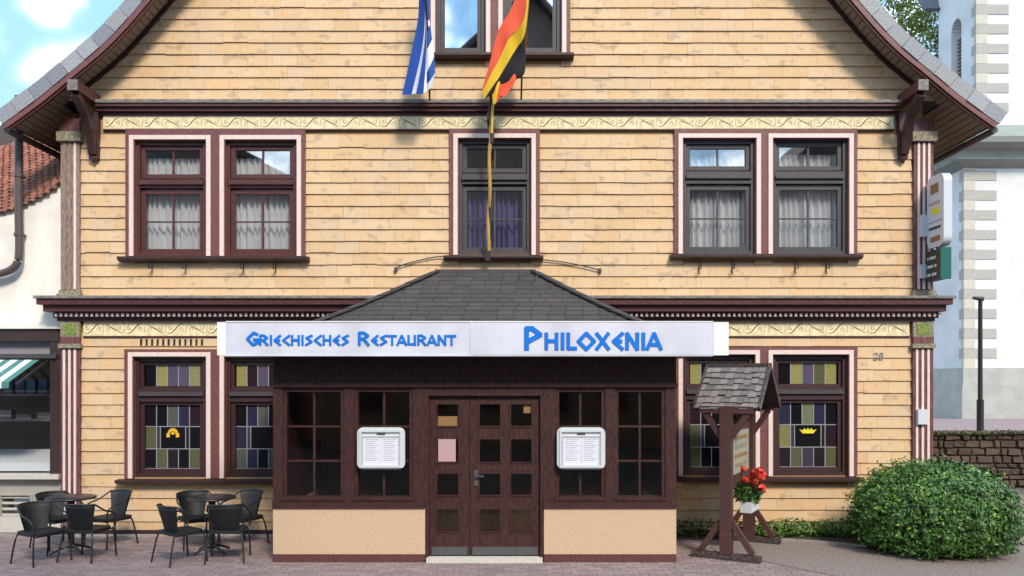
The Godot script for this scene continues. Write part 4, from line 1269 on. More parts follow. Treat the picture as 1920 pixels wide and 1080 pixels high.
# ---------------------------------------------------------------- projecting sign on the corner
func wall_sign():
	var S := thing("projecting_sign", "white rounded light box sign with faded print projecting from the house corner", "sign", Vector3.ZERO)
	var xa := 6.12; var xb := 6.24
	var R := Transform3D(Basis(Vector3(0, 0, 1), Vector3(0, 1, 0), Vector3(-1, 0, 0)), Vector3(0, 0, 0))
	var st := begin()
	prism(st, rounded(0.10, 4.2, 0.56, 5.24, 0.12, 6), -xb, -xa)
	var o := mi(S, "light_box", done(st), M.white_plastic); o.transform = R
	for q in [[4.98, 5.12, 0.2, 0.42, "tan_paper"], [4.82, 4.86, 0.16, 0.46, "pink_paper"], [4.68, 4.77, 0.22, 0.44, "lemon"], [4.56, 4.585, 0.16, 0.5, "ink"], [4.46, 4.50, 0.16, 0.48, "sg_violet"], [4.28, 4.36, 0.2, 0.46, "tan_paper"]]:
		bx(S, "print", xa - 0.003, q[0], q[2], xa, q[1], q[3], M[q[4]])
	for y in [4.55]: bx(S, "bracket", 6.02, y - 0.16, 0.075, 6.125, y + 0.16, 0.13, M.white_plastic)
	var G := thing("projecting_sign", "small dark green box sign with three pale lines, below the white light box", "sign", Vector3.ZERO)
	bx(G, "box", xa - 0.02, 3.73, 0.1, xb + 0.0, 4.16, 0.5, M.sign_dark)
	bx(G, "front_face", xa - 0.021, 3.72, 0.5, xb + 0.005, 4.17, 0.53, M.sign_green)
	for k in 3:
		for j in 4: bx(G, "print", xa - 0.023, 4.05 - k * 0.12 - 0.02, 0.16 + j * 0.065, xa - 0.02, 4.05 - k * 0.12 + 0.02, 0.205 + j * 0.065 - (0.02 if (j + k) % 3 == 0 else 0.0), M.paper)
	for x in [0.18, 0.3, 0.42]: bx(G, "hanger", xa + 0.03, 4.16, x, xa + 0.05, 4.22, x + 0.02, M.iron)
	bx(G, "bracket", 6.02, 3.78, 0.075, 6.1, 3.98, 0.12, M.white_plastic)

# ---------------------------------------------------------------- tables and chairs
func make_chair(label: String) -> Node3D:
	var c := thing("rattan_chair", label, "chair", Vector3.ZERO, 0.0, "dark woven armchairs on the pavement")
	# faces +z; seat 0.44 high
	var st := begin()
	prism(st, rounded(-0.235, -0.24, 0.235, 0.24, 0.08, 5), 0.415, 0.452)
	var o := mi(c, "seat", done(st), M.rattan); o.rotation.x = -PI / 2
	st = begin(); st.set_smooth_group(0)
	var n := 14
	var f := func(i: int, j: int, off: float) -> Vector3:
		var v := j / 6.0
		var a := lerpf(-1.05, 1.05, float(i) / n) * (0.78 + 0.22 * v)
		var r := lerpf(0.21, 0.265, v) + off
		return Vector3(sin(a) * r * 1.06, lerpf(0.43, 0.80 + 0.02 * cos(a), v), 0.02 - cos(a) * r - 0.06 * v)
	for i in n:
		for j in 6:
			quad(st, f.call(i, j + 1, 0.0), f.call(i + 1, j + 1, 0.0), f.call(i + 1, j, 0.0), f.call(i, j, 0.0))
			quad(st, f.call(i + 1, j + 1, -0.016), f.call(i, j + 1, -0.016), f.call(i, j, -0.016), f.call(i + 1, j, -0.016))
		quad(st, f.call(i, 6, -0.016), f.call(i + 1, 6, -0.016), f.call(i + 1, 6, 0.0), f.call(i, 6, 0.0))
	mi(c, "backrest", done(st), M.rattan)
	st = begin()
	var rim := []
	for i in n + 1: rim.append(f.call(i, 6, -0.006))
	tube(st, rim, 0.016, 8); mi(c, "rim", done(st), M.chair_metal)
	for s in [-1.0, 1.0]:
		st = begin()
		var top: Vector3 = f.call(n if s > 0 else 0, 6, 0.0)
		tube(st, curve([top, Vector3(s * 0.285, 0.70, 0.0), Vector3(s * 0.29, 0.655, 0.16), Vector3(s * 0.275, 0.57, 0.245), Vector3(s * 0.26, 0.43, 0.245)], 5), 0.013, 8)
		mi(c, "armrest", done(st), M.chair_metal)
		st = begin(); tube(st, curve([Vector3(s * 0.235, 0.43, 0.22), Vector3(s * 0.26, 0.3, 0.235), Vector3(s * 0.275, 0.0, 0.26)], 4), 0.013, 8); mi(c, "leg", done(st), M.chair_metal)
		st = begin(); tube(st, curve([Vector3(s * 0.20, 0.43, -0.19), Vector3(s * 0.235, 0.34, -0.225), Vector3(s * 0.265, 0.0, -0.29)], 4), 0.013, 8); mi(c, "leg", done(st), M.chair_metal)
		st = begin(); tube(st, [Vector3(s * 0.225, 0.405, 0.21), Vector3(s * 0.205, 0.405, -0.19)], 0.011, 6); mi(c, "rail", done(st), M.chair_metal)
	st = begin(); tube(st, [Vector3(-0.23, 0.40, 0.21), Vector3(0.23, 0.40, 0.21)], 0.011, 6); mi(c, "rail", done(st), M.chair_metal)
	return c

func seating():
	var spots := [
		[-5.88, 1.90, 62.0, "woven dark armchair standing before the shop's wall vent"],
		[-5.40, 1.72, 172.0, "woven dark armchair with its back to the street, before the corner pilaster's table"],
		[-5.54, 0.86, -28.0, "woven dark armchair against the house wall, right under the low sill's end"],
		[-6.22, 0.95, 60.0, "woven dark armchair half hidden behind the table at the corner pilaster"],
		[-4.16, 1.87, 140.0, "woven dark armchair with its back to the street, left of the table near the porch"],
		[-4.34, 0.9, 40.0, "woven dark armchair by the house wall behind the table near the porch"],
		[-3.60, 1.76, 190.0, "woven dark armchair with its back to the street, tucked in closest to the porch base"],
		[-3.72, 0.84, -28.0, "woven dark armchair in the corner between house wall and porch"]]
	var proto: Node3D = null
	for s in spots:
		var c: Node3D
		if proto == null:
			proto = make_chair(s[3]); c = proto
		else:
			c = proto.duplicate(); c.name = numbered("rattan_chair"); add_child(c); c.set_meta("label", s[3])
		c.position = Vector3(s[0], 0.003, s[1]); c.rotation_degrees.y = s[2]; c.scale = Vector3(0.88, 0.88, 0.88)
	var first := true
	for t in [[-5.82, 1.34, "black bistro table on a pedestal in front of the corner pilaster"], [-3.96, 1.34, "black bistro table on a pedestal beside the porch base"]]:
		var o := thing("bistro_table", t[2], "table", Vector3(t[0], 0.003, t[1]), 0.0, "bistro tables on the pavement")
		var st := begin(); lathe(st, [Vector2(0.0, 0.735), Vector2(0.29, 0.735), Vector2(0.305, 0.725), Vector2(0.3, 0.71), Vector2(0.27, 0.705), Vector2(0.0, 0.705)], Vector3.ZERO, 28); mi(o, "table_top", done(st), M.table_top)
		st = begin(); lathe(st, [Vector2(0.1, 0.705), Vector2(0.045, 0.66), Vector2(0.04, 0.12), Vector2(0.06, 0.06)], Vector3.ZERO, 14); mi(o, "pedestal", done(st), M.chair_metal)
		for k in 4:
			var a := k * PI / 2 + 0.6
			st = begin(); tube(st, [Vector3(cos(a) * 0.03, 0.1, sin(a) * 0.03), Vector3(cos(a) * 0.16, 0.06, sin(a) * 0.16), Vector3(cos(a) * 0.27, 0.015, sin(a) * 0.27)], 0.02, 8, 0.014); mi(o, "foot", done(st), M.steel if k == 1 else M.chair_metal)

# ---------------------------------------------------------------- notice stand with its little roof
func notice_stand():
	var A := Vector3(2.72, 0, 1.75); var B := Vector3(3.34, 0, 0.62)
	var ax := (B - A).normalized()
	var rg := Vector3(-ax.z, 0, ax.x)   # ridge direction
	var c := (A + B) / 2
	var S := thing("notice_stand", "wooden notice stand with two braced posts under a small shingled roof", "notice stand", Vector3.ZERO)
	for p in [A, B]:
		var w: float = 0.09
		var st := begin(); sbox(st, Transform3D(Basis(rg, Vector3.UP, -ax), p + Vector3(0, 1.0, 0)), Vector3(0.145, 1.88, 0.13)); mi(S, "post", done(st), M.stand_wood)
		st = begin(); sbox(st, Transform3D(Basis(rg, Vector3.UP, -ax), p + Vector3(0, 0.04, 0)), Vector3(0.86, 0.075, 0.13)); mi(S, "foot_rail", done(st), M.grey_wood)
		for s in [-1.0, 1.0]:
			st = begin(); bar(st, p + rg * s * 0.33 + Vector3(0, 0.09, 0), p + rg * s * 0.07 + Vector3(0, 0.48, 0), 0.075, 0.07); mi(S, "brace", done(st), M.stand_wood)
			st = begin(); bar(st, p + rg * s * 0.06 + Vector3(0, 1.55, 0), p + rg * s * 0.27 + Vector3(0, 1.86, 0), 0.07, 0.07); mi(S, "brace", done(st), M.stand_wood)
		st = begin(); sbox(st, Transform3D(Basis(rg, Vector3.UP, -ax), p + Vector3(0, 1.9, 0)), Vector3(0.68, 0.09, 0.1)); mi(S, "cross_beam", done(st), M.stand_wood)
	# display board between the posts
	var ln := A.distance_to(B)
	var bb := Basis(ax, Vector3.UP, ax.cross(Vector3.UP))
	var st := begin(); sbox(st, Transform3D(bb, c + Vector3(0, 1.33, 0)), Vector3(ln - 0.16, 0.74, 0.06)); mi(S, "display_board", done(st), M.stand_wood)
	st = begin(); sbox(st, Transform3D(bb, c + rg * 0.034 + Vector3(0, 1.33, 0)), Vector3(ln - 0.36, 0.56, 0.006)); mi(S, "poster", done(st), M.old_poster)
	for k in 4:
		st = begin(); sbox(st, Transform3D(bb, c + rg * 0.04 + Vector3(0, 1.52 - k * 0.12, 0)), Vector3(ln - 0.55 - 0.1 * (k % 2), 0.05, 0.004)); mi(S, "print", done(st), M.olive if k % 2 else M.tan_paper)
	st = begin(); bar(st, A + Vector3(0, 0.92, 0) + ax * 0.07, B + Vector3(0, 0.92, 0) - ax * 0.07, 0.07, 0.08); mi(S, "cross_rail", done(st), M.stand_wood)
	# gabled roof with weathered shakes
	var R := part(S, "roof")
	var hl := 0.40; var hs := 0.66; var ye := 1.92; var yr := 2.46
	for s: float in [-1.0, 1.0]:
		st = begin()
		var e0: Vector3 = c + ax * s * hs - rg * hl + Vector3(0, ye, 0); var e1: Vector3 = c + ax * s * hs + rg * hl + Vector3(0, ye, 0)
		var r0: Vector3 = c - rg * hl + Vector3(0, yr, 0); var r1: Vector3 = c + rg * hl + Vector3(0, yr, 0)
		var dn := Vector3(0, -0.03, 0)
		quad(st, r0, r1, e1, e0); quad(st, r0 + dn, e0 + dn, e1 + dn, r1 + dn); quad(st, e0, e1, e1 + dn, e0 + dn); quad(st, r0, e0, e0 + dn, r0 + dn); quad(st, e1, r1, r1 + dn, e1 + dn)
		mi(R, "roof_deck", done(st), M.grey_wood)
		var sl: Vector3 = e0 - r0; var nrm: Vector3 = rg.cross(sl).normalized()
		if nrm.y < 0: nrm = -nrm
		for i in 7:
			var t0 := i / 7.0; var t1 := (i + 1.25) / 7.0
			var x := -hl - 0.03
			while x < hl:
				var w := rng.randf_range(0.075, 0.125)
				var x1 := minf(x + w - 0.006, hl + 0.03)
				var k := rng.randf_range(0.65, 1.2)
				st = begin(); st.set_color(Color(0.23 * k, 0.205 * k, 0.2 * k))
				var ext := rng.randf_range(-0.02, 0.03)
				var a: Vector3 = c + Vector3(0, yr, 0) + rg * x + ax * s * hs * t0 + Vector3(0, (ye - yr) * t0, 0)
				var b: Vector3 = c + Vector3(0, yr, 0) + rg * x1 + ax * s * hs * t0 + Vector3(0, (ye - yr) * t0, 0)
				var te := minf(t1 + ext, 1.05)
				var d: Vector3 = c + Vector3(0, yr, 0) + rg * x + ax * s * hs * te + Vector3(0, (ye - yr) * te, 0)
				var e: Vector3 = c + Vector3(0, yr, 0) + rg * x1 + ax * s * hs * te + Vector3(0, (ye - yr) * te, 0)
				var l0 := nrm * 0.004; var l1 := nrm * (0.022 + rng.randf_range(0, 0.012))
				quad(st, a + l0, b + l0, e + l1, d + l1); quad(st, d + l1, e + l1, e + nrm * 0.002, d + nrm * 0.002); quad(st, b + l0, b, e + nrm * 0.002, e + l1); quad(st, a, a + l0, d + l1, d + nrm * 0.002)
				mi(R, "shake", done(st), M.old_shake)
				x += w
	for s in [-1.0, 1.0]:
		for g in [-1.0, 1.0]:
			st = begin(); bar(st, c + rg * g * (hl + 0.012) + Vector3(0, yr + 0.01, 0), c + rg * g * (hl + 0.012) + ax * s * (hs + 0.02) + Vector3(0, ye - 0.01, 0), 0.03, 0.07); mi(R, "verge_board", done(st), M.grey_wood)
	st = begin(); bar(st, c - rg * (hl + 0.03) + Vector3(0, yr + 0.015, 0), c + rg * (hl + 0.03) + Vector3(0, yr + 0.015, 0), 0.07, 0.05); mi(R, "ridge_board", done(st), M.grey_wood)
	# flower trough hanging on the stand
	var fp := c + rg * 0.16 - ax * 0.05
	var Tt := thing("flower_trough", "pale window box of red geraniums hanging on the notice stand", "planter", fp + Vector3(0, 0.62, 0))
	st = begin(); sbox(st, Transform3D(bb, Vector3(0, 0.0, 0)), Vector3(0.46, 0.14, 0.15)); mi(Tt, "trough", done(st), M.white_plastic)
	st = begin(); sbox(st, Transform3D(bb, Vector3(0, 0.072, 0)), Vector3(0.42, 0.01, 0.11)); mi(Tt, "soil", done(st), M.soil)
	leaf_cloud(Tt, "foliage", 420, Vector3(0.30, 0.17, 0.2), Vector3(0, 0.18, 0), 0.04, Color(0.06, 0.15, 0.035), 0.3, 61, M.leaf, bb)
	for k in 13:
		var q := Vector3(rng.randf_range(-0.34, 0.34), rng.randf_range(0.2, 0.5), rng.randf_range(-0.1, 0.26))
		flower_head(Tt, bb * q, rng.randf_range(0.04, 0.062))
		var stem := begin(); tube(stem, [bb * Vector3(q.x * 0.4, 0.07, 0), bb * (q * 0.8), bb * q], 0.004, 5); mi(Tt, "stem", done(stem), M.bark)

func flower_head(parent: Node3D, at: Vector3, r: float):
	var st := begin()
	for k in 26:
		var d := Vector3(rng.randf_range(-1, 1), rng.randf_range(-0.6, 1), rng.randf_range(-1, 1)).normalized()
		var b := look(d)
		var p := at + d * r * rng.randf_range(0.6, 1.0)
		var w := r * 0.42
		st.set_color(Color(0.62, 0.03 + rng.randf() * 0.03, 0.02))
		quad(st, p - b.x * w - b.y * w, p - b.x * w + b.y * w + d * 0.006, p + b.x * w + b.y * w, p + b.x * w - b.y * w + d * 0.006)
	mi(parent, "flower", done(st), M.petal)

# ---------------------------------------------------------------- vegetation
func leaf_cloud(parent: Node, called: String, count: int, r: Vector3, c: Vector3, size: float, col: Color, inner: float, sd: int, m: Material, basis := Basis(), dome := false) -> MeshInstance3D:
	var rg := RandomNumberGenerator.new(); rg.seed = sd
	var n := FastNoiseLite.new(); n.seed = sd; n.frequency = 1.0
	var vs := PackedVector3Array(); var ns := PackedVector3Array(); var cs := PackedColorArray()
	for i in count:
		var d := Vector3(rg.randfn(), rg.randfn(), rg.randfn()).normalized()
		var bump := 1.0 + 0.22 * n.get_noise_3dv(d * 2.6) + 0.24 * n.get_noise_3dv(d * 7.0)
		var rad := pow(rg.randf_range(inner, 1.0), 0.5) * bump
		var q0 := d * r * rad
		if dome and d.y < 0: q0 *= Vector3(1, 0.9, 1) / Vector3(sqrt(1 - 0.75 * d.y * d.y), 1, sqrt(1 - 0.75 * d.y * d.y))
		var p := c + basis * q0
		var nn := (d + Vector3(rg.randf_range(-0.9, 0.9), rg.randf_range(-0.4, 1.0), rg.randf_range(-0.9, 0.9))).normalized()
		var b := look(nn)
		var a := rg.randf() * TAU
		var u := (b.x * cos(a) + b.y * sin(a)); var v := nn.cross(u)
		var s := size * rg.randf_range(0.65, 1.25)
		var k := rg.randf_range(0.55, 1.3)
		var cc := Color(col.r * k * rg.randf_range(0.8, 1.35), col.g * k, col.b * k)
		var tip := p + u * s; var tail := p - u * s
		var l := p + v * s * 0.45 + nn * s * 0.1; var rr := p - v * s * 0.45 + nn * s * 0.1
		for q in [tail, l, tip, tail, tip, rr]:
			vs.append(q); cs.append(cc)
		var n1 := (tip - tail).cross(l - tail).normalized(); var n2 := (rr - tail).cross(tip - tail).normalized()
		if n1.dot(nn) < 0: n1 = -n1
		if n2.dot(nn) < 0: n2 = -n2
		for q in 3: ns.append(n1)
		for q in 3: ns.append(n2)
	var arr := []; arr.resize(Mesh.ARRAY_MAX)
	arr[Mesh.ARRAY_VERTEX] = vs; arr[Mesh.ARRAY_NORMAL] = ns; arr[Mesh.ARRAY_COLOR] = cs
	var am := ArrayMesh.new(); am.add_surface_from_arrays(Mesh.PRIMITIVE_TRIANGLES, arr)
	return mi(parent, called, am, m)

func planting():
	# clipped bush at the corner of the house
	var B := thing("bush", "large rounded green bush with glossy leaves before the house corner", "bush", Vector3(5.62, 0, 1.25))
	leaf_cloud(B, "foliage", 34000, Vector3(1.02, 0.63, 0.86), Vector3(0, 0.56, 0), 0.028, Color(0.058, 0.15, 0.026), 0.72, 33, M.leaf, Basis(), true)
	leaf_cloud(B, "inner_foliage", 3500, Vector3(0.9, 0.5, 0.7), Vector3(0, 0.53, 0), 0.07, Color(0.058, 0.15, 0.026), 0.2, 34, M.leaf, Basis(), true)
	leaf_cloud(B, "young_leaves", 9000, Vector3(1.04, 0.65, 0.88), Vector3(0, 0.56, 0), 0.028, Color(0.13, 0.26, 0.03), 0.3, 35, M.leaf, Basis(), true)
	var st := begin()
	for k in 7:
		var a := k * 0.9
		tube(st, [Vector3(0.05 * cos(a), 0.0, 0.05 * sin(a)), Vector3(0.35 * cos(a), 0.3, 0.3 * sin(a)), Vector3(0.7 * cos(a), 0.7, 0.5 * sin(a))], 0.025, 6, 0.008)
	mi(B, "stem", done(st), M.bark)
	# bed of low plants along the wall
	st = begin()
	var pts := PackedVector2Array()
	for q in [[1.9, 0.06], [3.4, 0.06], [6.2, 0.06], [6.4, 0.5], [6.3, 1.3], [5.5, 1.55], [4.9, 1.3], [4.4, 0.8], [3.3, 0.5], [1.9, 0.45]]: pts.append(Vector2(q[0], -q[1]))
	prism(st, pts, 0.0, 0.02)
	var bed := mi(self, "planting_bed", done(st), M.soil); bed.rotation.x = -PI / 2; bed.position.y = 0.0
	bed.set_meta("kind", "structure")
	var G := thing("ground_cover", "strip of low bright green ground cover along the foot of the yellow wall", "ground cover", Vector3(3.9, 0.02, 0.3))
	G.set_meta("kind", "stuff")
	for k in 9:
		leaf_cloud(G, "leaves", 420, Vector3(0.26, 0.15 + 0.03 * sin(k * 2.1), 0.2), Vector3(-0.75 + k * 0.24, 0.1, 0.02 + 0.06 * sin(k)), 0.032, Color(0.085, 0.17, 0.03), 0.1, 70 + k, M.leaf)
	for k in 4:
		leaf_cloud(G, "leaves", 220, Vector3(0.22, 0.16, 0.17), Vector3(-1.85 + k * 0.28, 0.1, 0.0), 0.032, Color(0.05, 0.10, 0.03), 0.1, 90 + k, M.leaf)
	var K := thing("bed_kerb", "low pale stone edging around the planting bed", "kerb", Vector3.ZERO)
	var edge := [Vector2(3.55, 0.62), Vector2(4.1, 0.95), Vector2(4.6, 1.55), Vector2(4.95, 1.95), Vector2(5.4, 2.2)]
	edge = [Vector2(3.1, 0.53), Vector2(3.55, 0.57), Vector2(4.0, 0.68), Vector2(4.4, 0.86), Vector2(4.8, 1.1)]
	for i in edge.size() - 1:
		st = begin(); bar(st, Vector3(edge[i].x, 0.02, edge[i].y), Vector3(edge[i + 1].x, 0.02, edge[i + 1].y) - Vector3(0.01, 0, 0), 0.06, 0.05); mi(K, "edge_stone", done(st), M.kerb)

# ---------------------------------------------------------------- the shop next door
func neighbour():
	var N := thing("shop_building", "white plastered shop building with a red tiled roof beside the timber house", "building")
	var z := -0.12
	var edge := [P(-220, 470, z), P(-60, 415, z), P(0, 398, z), P(40, 385, z), P(80, 365, z), P(105, 348, z), P(132, 322, z)]
	var ec := curve(edge, 5)
	var poly := PackedVector2Array()
	for p in ec: poly.append(Vector2(p.x, p.y))
	poly.append(Vector2(ec[-1].x, Y(608, z))); poly.append(Vector2(ec[0].x, Y(608, z)))
	var st := begin(); prism(st, poly, z - 0.25, z); mi(N, "wall", done(st), M.plaster_white)
	# verge trim
	st = begin(); tube(st, ec, 0.03, 6); mi(N, "eave_trim", done(st), M.pipe)
	# tiles: courses running up behind the swept eave
	st = begin()
	for i in ec.size() - 1: quad(st, ec[i] + Vector3(0, 3.2, -3.2), ec[i + 1] + Vector3(0, 3.2, -3.2), ec[i + 1], ec[i])
	mi(N, "roof_deck", done(st), M.soil)
	var tiles := part(N, "roof")
	var rest := begin()
	var cnt := 0
	for r in 22:
		var x := -9.4 + (0.055 if r % 2 else 0.0)
		while x < -6.62:
			# height of the eave here
			var ye := 0.0
			for i in ec.size() - 1:
				if x >= ec[i].x and x <= ec[i + 1].x: ye = remap(x, ec[i].x, ec[i + 1].x, ec[i].y, ec[i + 1].y)
			if ye > 0:
				var k := rng.randf_range(0.6, 1.25)
				var o := rng.randf_range(-0.006, 0.006)
				var a := Vector3(x, ye + r * 0.088 - 0.02, z - r * 0.088 + 0.06 + o)
				var up := Vector3(0, 0.105, -0.115)
				var s2 := rest if x < -7.66 or r > 16 else begin()
				s2.set_color(Color(0.31 * k, 0.115 * k, 0.07 * k))
				var w := Vector3(0.10, 0.012, 0); var mid := Vector3(0.05, 0.022, 0.022)
				quad(s2, a + up, a + up + mid, a + mid, a); quad(s2, a + up + mid, a + up + w, a + w, a + mid)
				quad(s2, a, a + mid, a + mid - Vector3(0, 0.02, 0.02), a - Vector3(0, 0.02, 0.02)); quad(s2, a + mid, a + w, a + w - Vector3(0, 0.02, 0.02), a + mid - Vector3(0, 0.02, 0.02))
				if s2 != rest:
					if cnt < 280: mi(tiles, "tile", done(s2), M.terracotta)
					cnt += 1
			x += 0.108
	var ro := mi(tiles, "tiles", done(rest), M.terracotta); ro.set_meta("kind", "stuff")
	# shop front
	var x0 := -10.6; var x1 := X(112, z)
	bx(N, "side_wall", X(112, z), 0.0, z - 0.25, WL - 0.02, Y(610, z), z - 0.02, M.shop_brown)
	bx(N, "band_moulding", x0, Y(617, z), z - 0.1, WL - 0.005, Y(606, z), z + 0.1, M.plaster_white)
	bx(N, "fascia", x0, Y(640, z), z - 0.1, x1 + 0.02, Y(617, z), z + 0.06, M.shop_brown)
	bx(N, "transom_light", x0, Y(664, z), z - 0.06, x1 - 0.12, Y(640, z), z - 0.05, M.grey_goods)
	bx(N, "awning_case", x0, Y(672, z), z - 0.06, x1, Y(664, z), z + 0.1, M.grey_frame)
	bx(N, "window_post", x1 - 0.12, Y(888, z), z - 0.1, x1 + 0.04, Y(617, z), z + 0.05, M.shop_brown)
	bx(N, "window_sill", x0, Y(897, z), z - 0.3, x1 + 0.05, Y(888, z), z + 0.12, M.white_stone)
	var va := X(3, z); var vb := X(58, z); var vc := Y(972, z); var vd := Y(929, z)
	for q in [[x0, 0.0, va, Y(897, z)], [vb, 0.0, X(117, z), Y(897, z)], [va, 0.0, vb, vc], [va, vd, vb, Y(897, z)]]:
		bx(N, "base_wall", q[0], q[1], z - 0.3, q[2], q[3], z, M.shop_base)
	bx(N, "vent_duct", va - 0.02, vc - 0.02, z - 0.9, vb + 0.02, vd + 0.02, z - 0.88, M.shop_base)
	bx(N, "footing", x0, 0.0, z, X(117, z), Y(968, z), z + 0.04, M.white_stone)
	bx(N, "shop_pane", x0, Y(888, z), z - 0.03, x1 - 0.12, Y(672, z), z - 0.025, M.shop_glass)
	# inside of the shop window
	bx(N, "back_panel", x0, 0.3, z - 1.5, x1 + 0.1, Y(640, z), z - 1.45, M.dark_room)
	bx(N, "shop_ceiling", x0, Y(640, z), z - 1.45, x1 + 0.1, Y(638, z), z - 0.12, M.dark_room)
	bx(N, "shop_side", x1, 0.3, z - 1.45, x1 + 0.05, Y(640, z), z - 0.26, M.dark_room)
	bx(N, "display_ledge", x0, Y(884, z), z - 0.75, x1 - 0.14, Y(868, z), z - 0.06, M.white_plastic)
	st = begin()
	prism(st, PackedVector2Array([Vector2(0, Y(868, z)), Vector2(-0.7, Y(850, z)), Vector2(-0.7, Y(868, z))]), x0, x1 - 0.14)
	var o2 := mi(N, "display_slope", done(st), M.white_plastic); o2.transform = Transform3D(Basis(Vector3(0, 0, 1), Vector3(0, 1, 0), Vector3(1, 0, 0)), Vector3(0, 0, z - 0.06))
	for sh: float in [740.0, 790.0]:
		bx(N, "shelf", x0, Y(sh + 4, z), z - 1.2, x1 - 0.14, Y(sh, z), z - 0.8, M.grey_goods)
	# awning of green and white stripes
	var A := thing("awning", "green and white striped awning folded out over the shop window", "awning", Vector3.ZERO)
	var ya := Y(675, z); 
	for k in 34:
		var xa := -10.6 + k * 0.1045
		if xa + 0.1 > X(97, z): break
		st = begin()
		var p0 := Vector3(xa, ya, z + 0.1); var p1 := Vector3(xa + 0.1045, ya, z + 0.1); var q := Vector3(-0.06, -0.33, 0.62)
		quad(st, p0, p1, p1 + q, p0 + q); quad(st, p0 - Vector3(0, 0.006, 0), p0 + q - Vector3(0, 0.006, 0), p1 + q - Vector3(0, 0.006, 0), p1 - Vector3(0, 0.006, 0))
		quad(st, p0 + q, p1 + q, p1 + q - Vector3(0, 0.09, 0), p0 + q - Vector3(0, 0.09, 0))
		mi(A, "stripe", done(st), M.awning_green if k % 2 else M.awning_white)
	st = begin(); bar(st, Vector3(X(97, z) - 0.02, ya - 0.02, z + 0.08), Vector3(X(97, z) - 0.1, ya - 0.37, z + 0.7), 0.03, 0.03); mi(A, "arm", done(st), M.iron)
	# goods in the window
	for q in [[15, 728, "teal", "teal package next to the awning's white end on the shop window shelf"], [38, 735, "blue_box", "squat blue package between two teal ones on the shop window shelf"], [58, 722, "teal", "tallest teal package on the upper shelf of the shop window"], [80, 738, "blue_box", "blue package at the post end of the shop window shelf"]]:
		var g := thing("package", q[3], "package", Vector3(X(q[0], z - 0.9), Y(739.5, z - 0.9) - 0.03, z - 0.95), 0.0, "packages in the shop window")
		bx(g, "box", -0.07, 0.0, -0.06, 0.07, Y(q[1] - 35) - Y(q[1]), 0.06, M[q[2]]); bx(g, "band", -0.071, 0.06, -0.061, 0.071, 0.1, 0.061, M.white_plastic)
	for q in [[8, 0.18, "tallest grey parcel tied with string in the shop window"], [45, 0.11, "flattest grey parcel between two others in the shop window"], [85, 0.14, "grey parcel by the post on the shop window's lower shelf"]]:
		var g := thing("parcel", q[2], "parcel", Vector3(X(q[0], z - 0.9), Y(790.0, z - 0.9), z - 0.95), 0.2, "parcels in the shop window")
		bx(g, "body", -0.11, 0.0, -0.1, 0.11, q[1], 0.1, M.grey_goods); bx(g, "string", -0.112, q[1] * 0.45, -0.102, 0.112, q[1] * 0.55, 0.102, M.paper)
	# vent grille in the base
	var V := thing("vent_grille", "louvred vent grille set in the base wall of the shop", "vent", Vector3.ZERO)
	for k in 4:
		st = begin(); sbox(st, Transform3D(Basis(Vector3.RIGHT, -0.6), Vector3(X(30.5, z), lerpf(Y(966, z), Y(933, z), k / 3.0) + 0.005, z - 0.01)), Vector3(0.44, 0.04, 0.008)); mi(V, "slat", done(st), M.shop_base)
	st = begin(); frame_ring(st, X(0, z), Y(975, z), X(61, z), Y(926, z), 0.022, z + 0.001, z + 0.025); mi(V, "frame", done(st), M.shop_base)
	# downpipe with its bend
	var D := thing("downpipe", "brown rain downpipe bending away across the white shop wall", "downpipe", Vector3.ZERO)
	st = begin(); tube(st, curve([P(35, 180, 0.0), P(35, 300, 0.0), P(35, 400, 0.0), P(36, 470, 0.0), P(30, 497, 0.0), P(8, 511, 0.0), P(-40, 520, 0.0), P(-120, 530, 0.0)], 6), 0.055, 12); mi(D, "pipe", done(st), M.pipe)
	for y in [330, 440]:
		st = begin(); tube(st, [P(35, y, 0.0) + Vector3(0, 0.02, 0), P(35, y, 0.0) - Vector3(0, 0.02, 0)], 0.066, 12); abox(st, X(38), Y(y) - 0.015, -0.1, X(42), Y(y) + 0.015, 0.01); mi(D, "clamp", done(st), M.pipe)

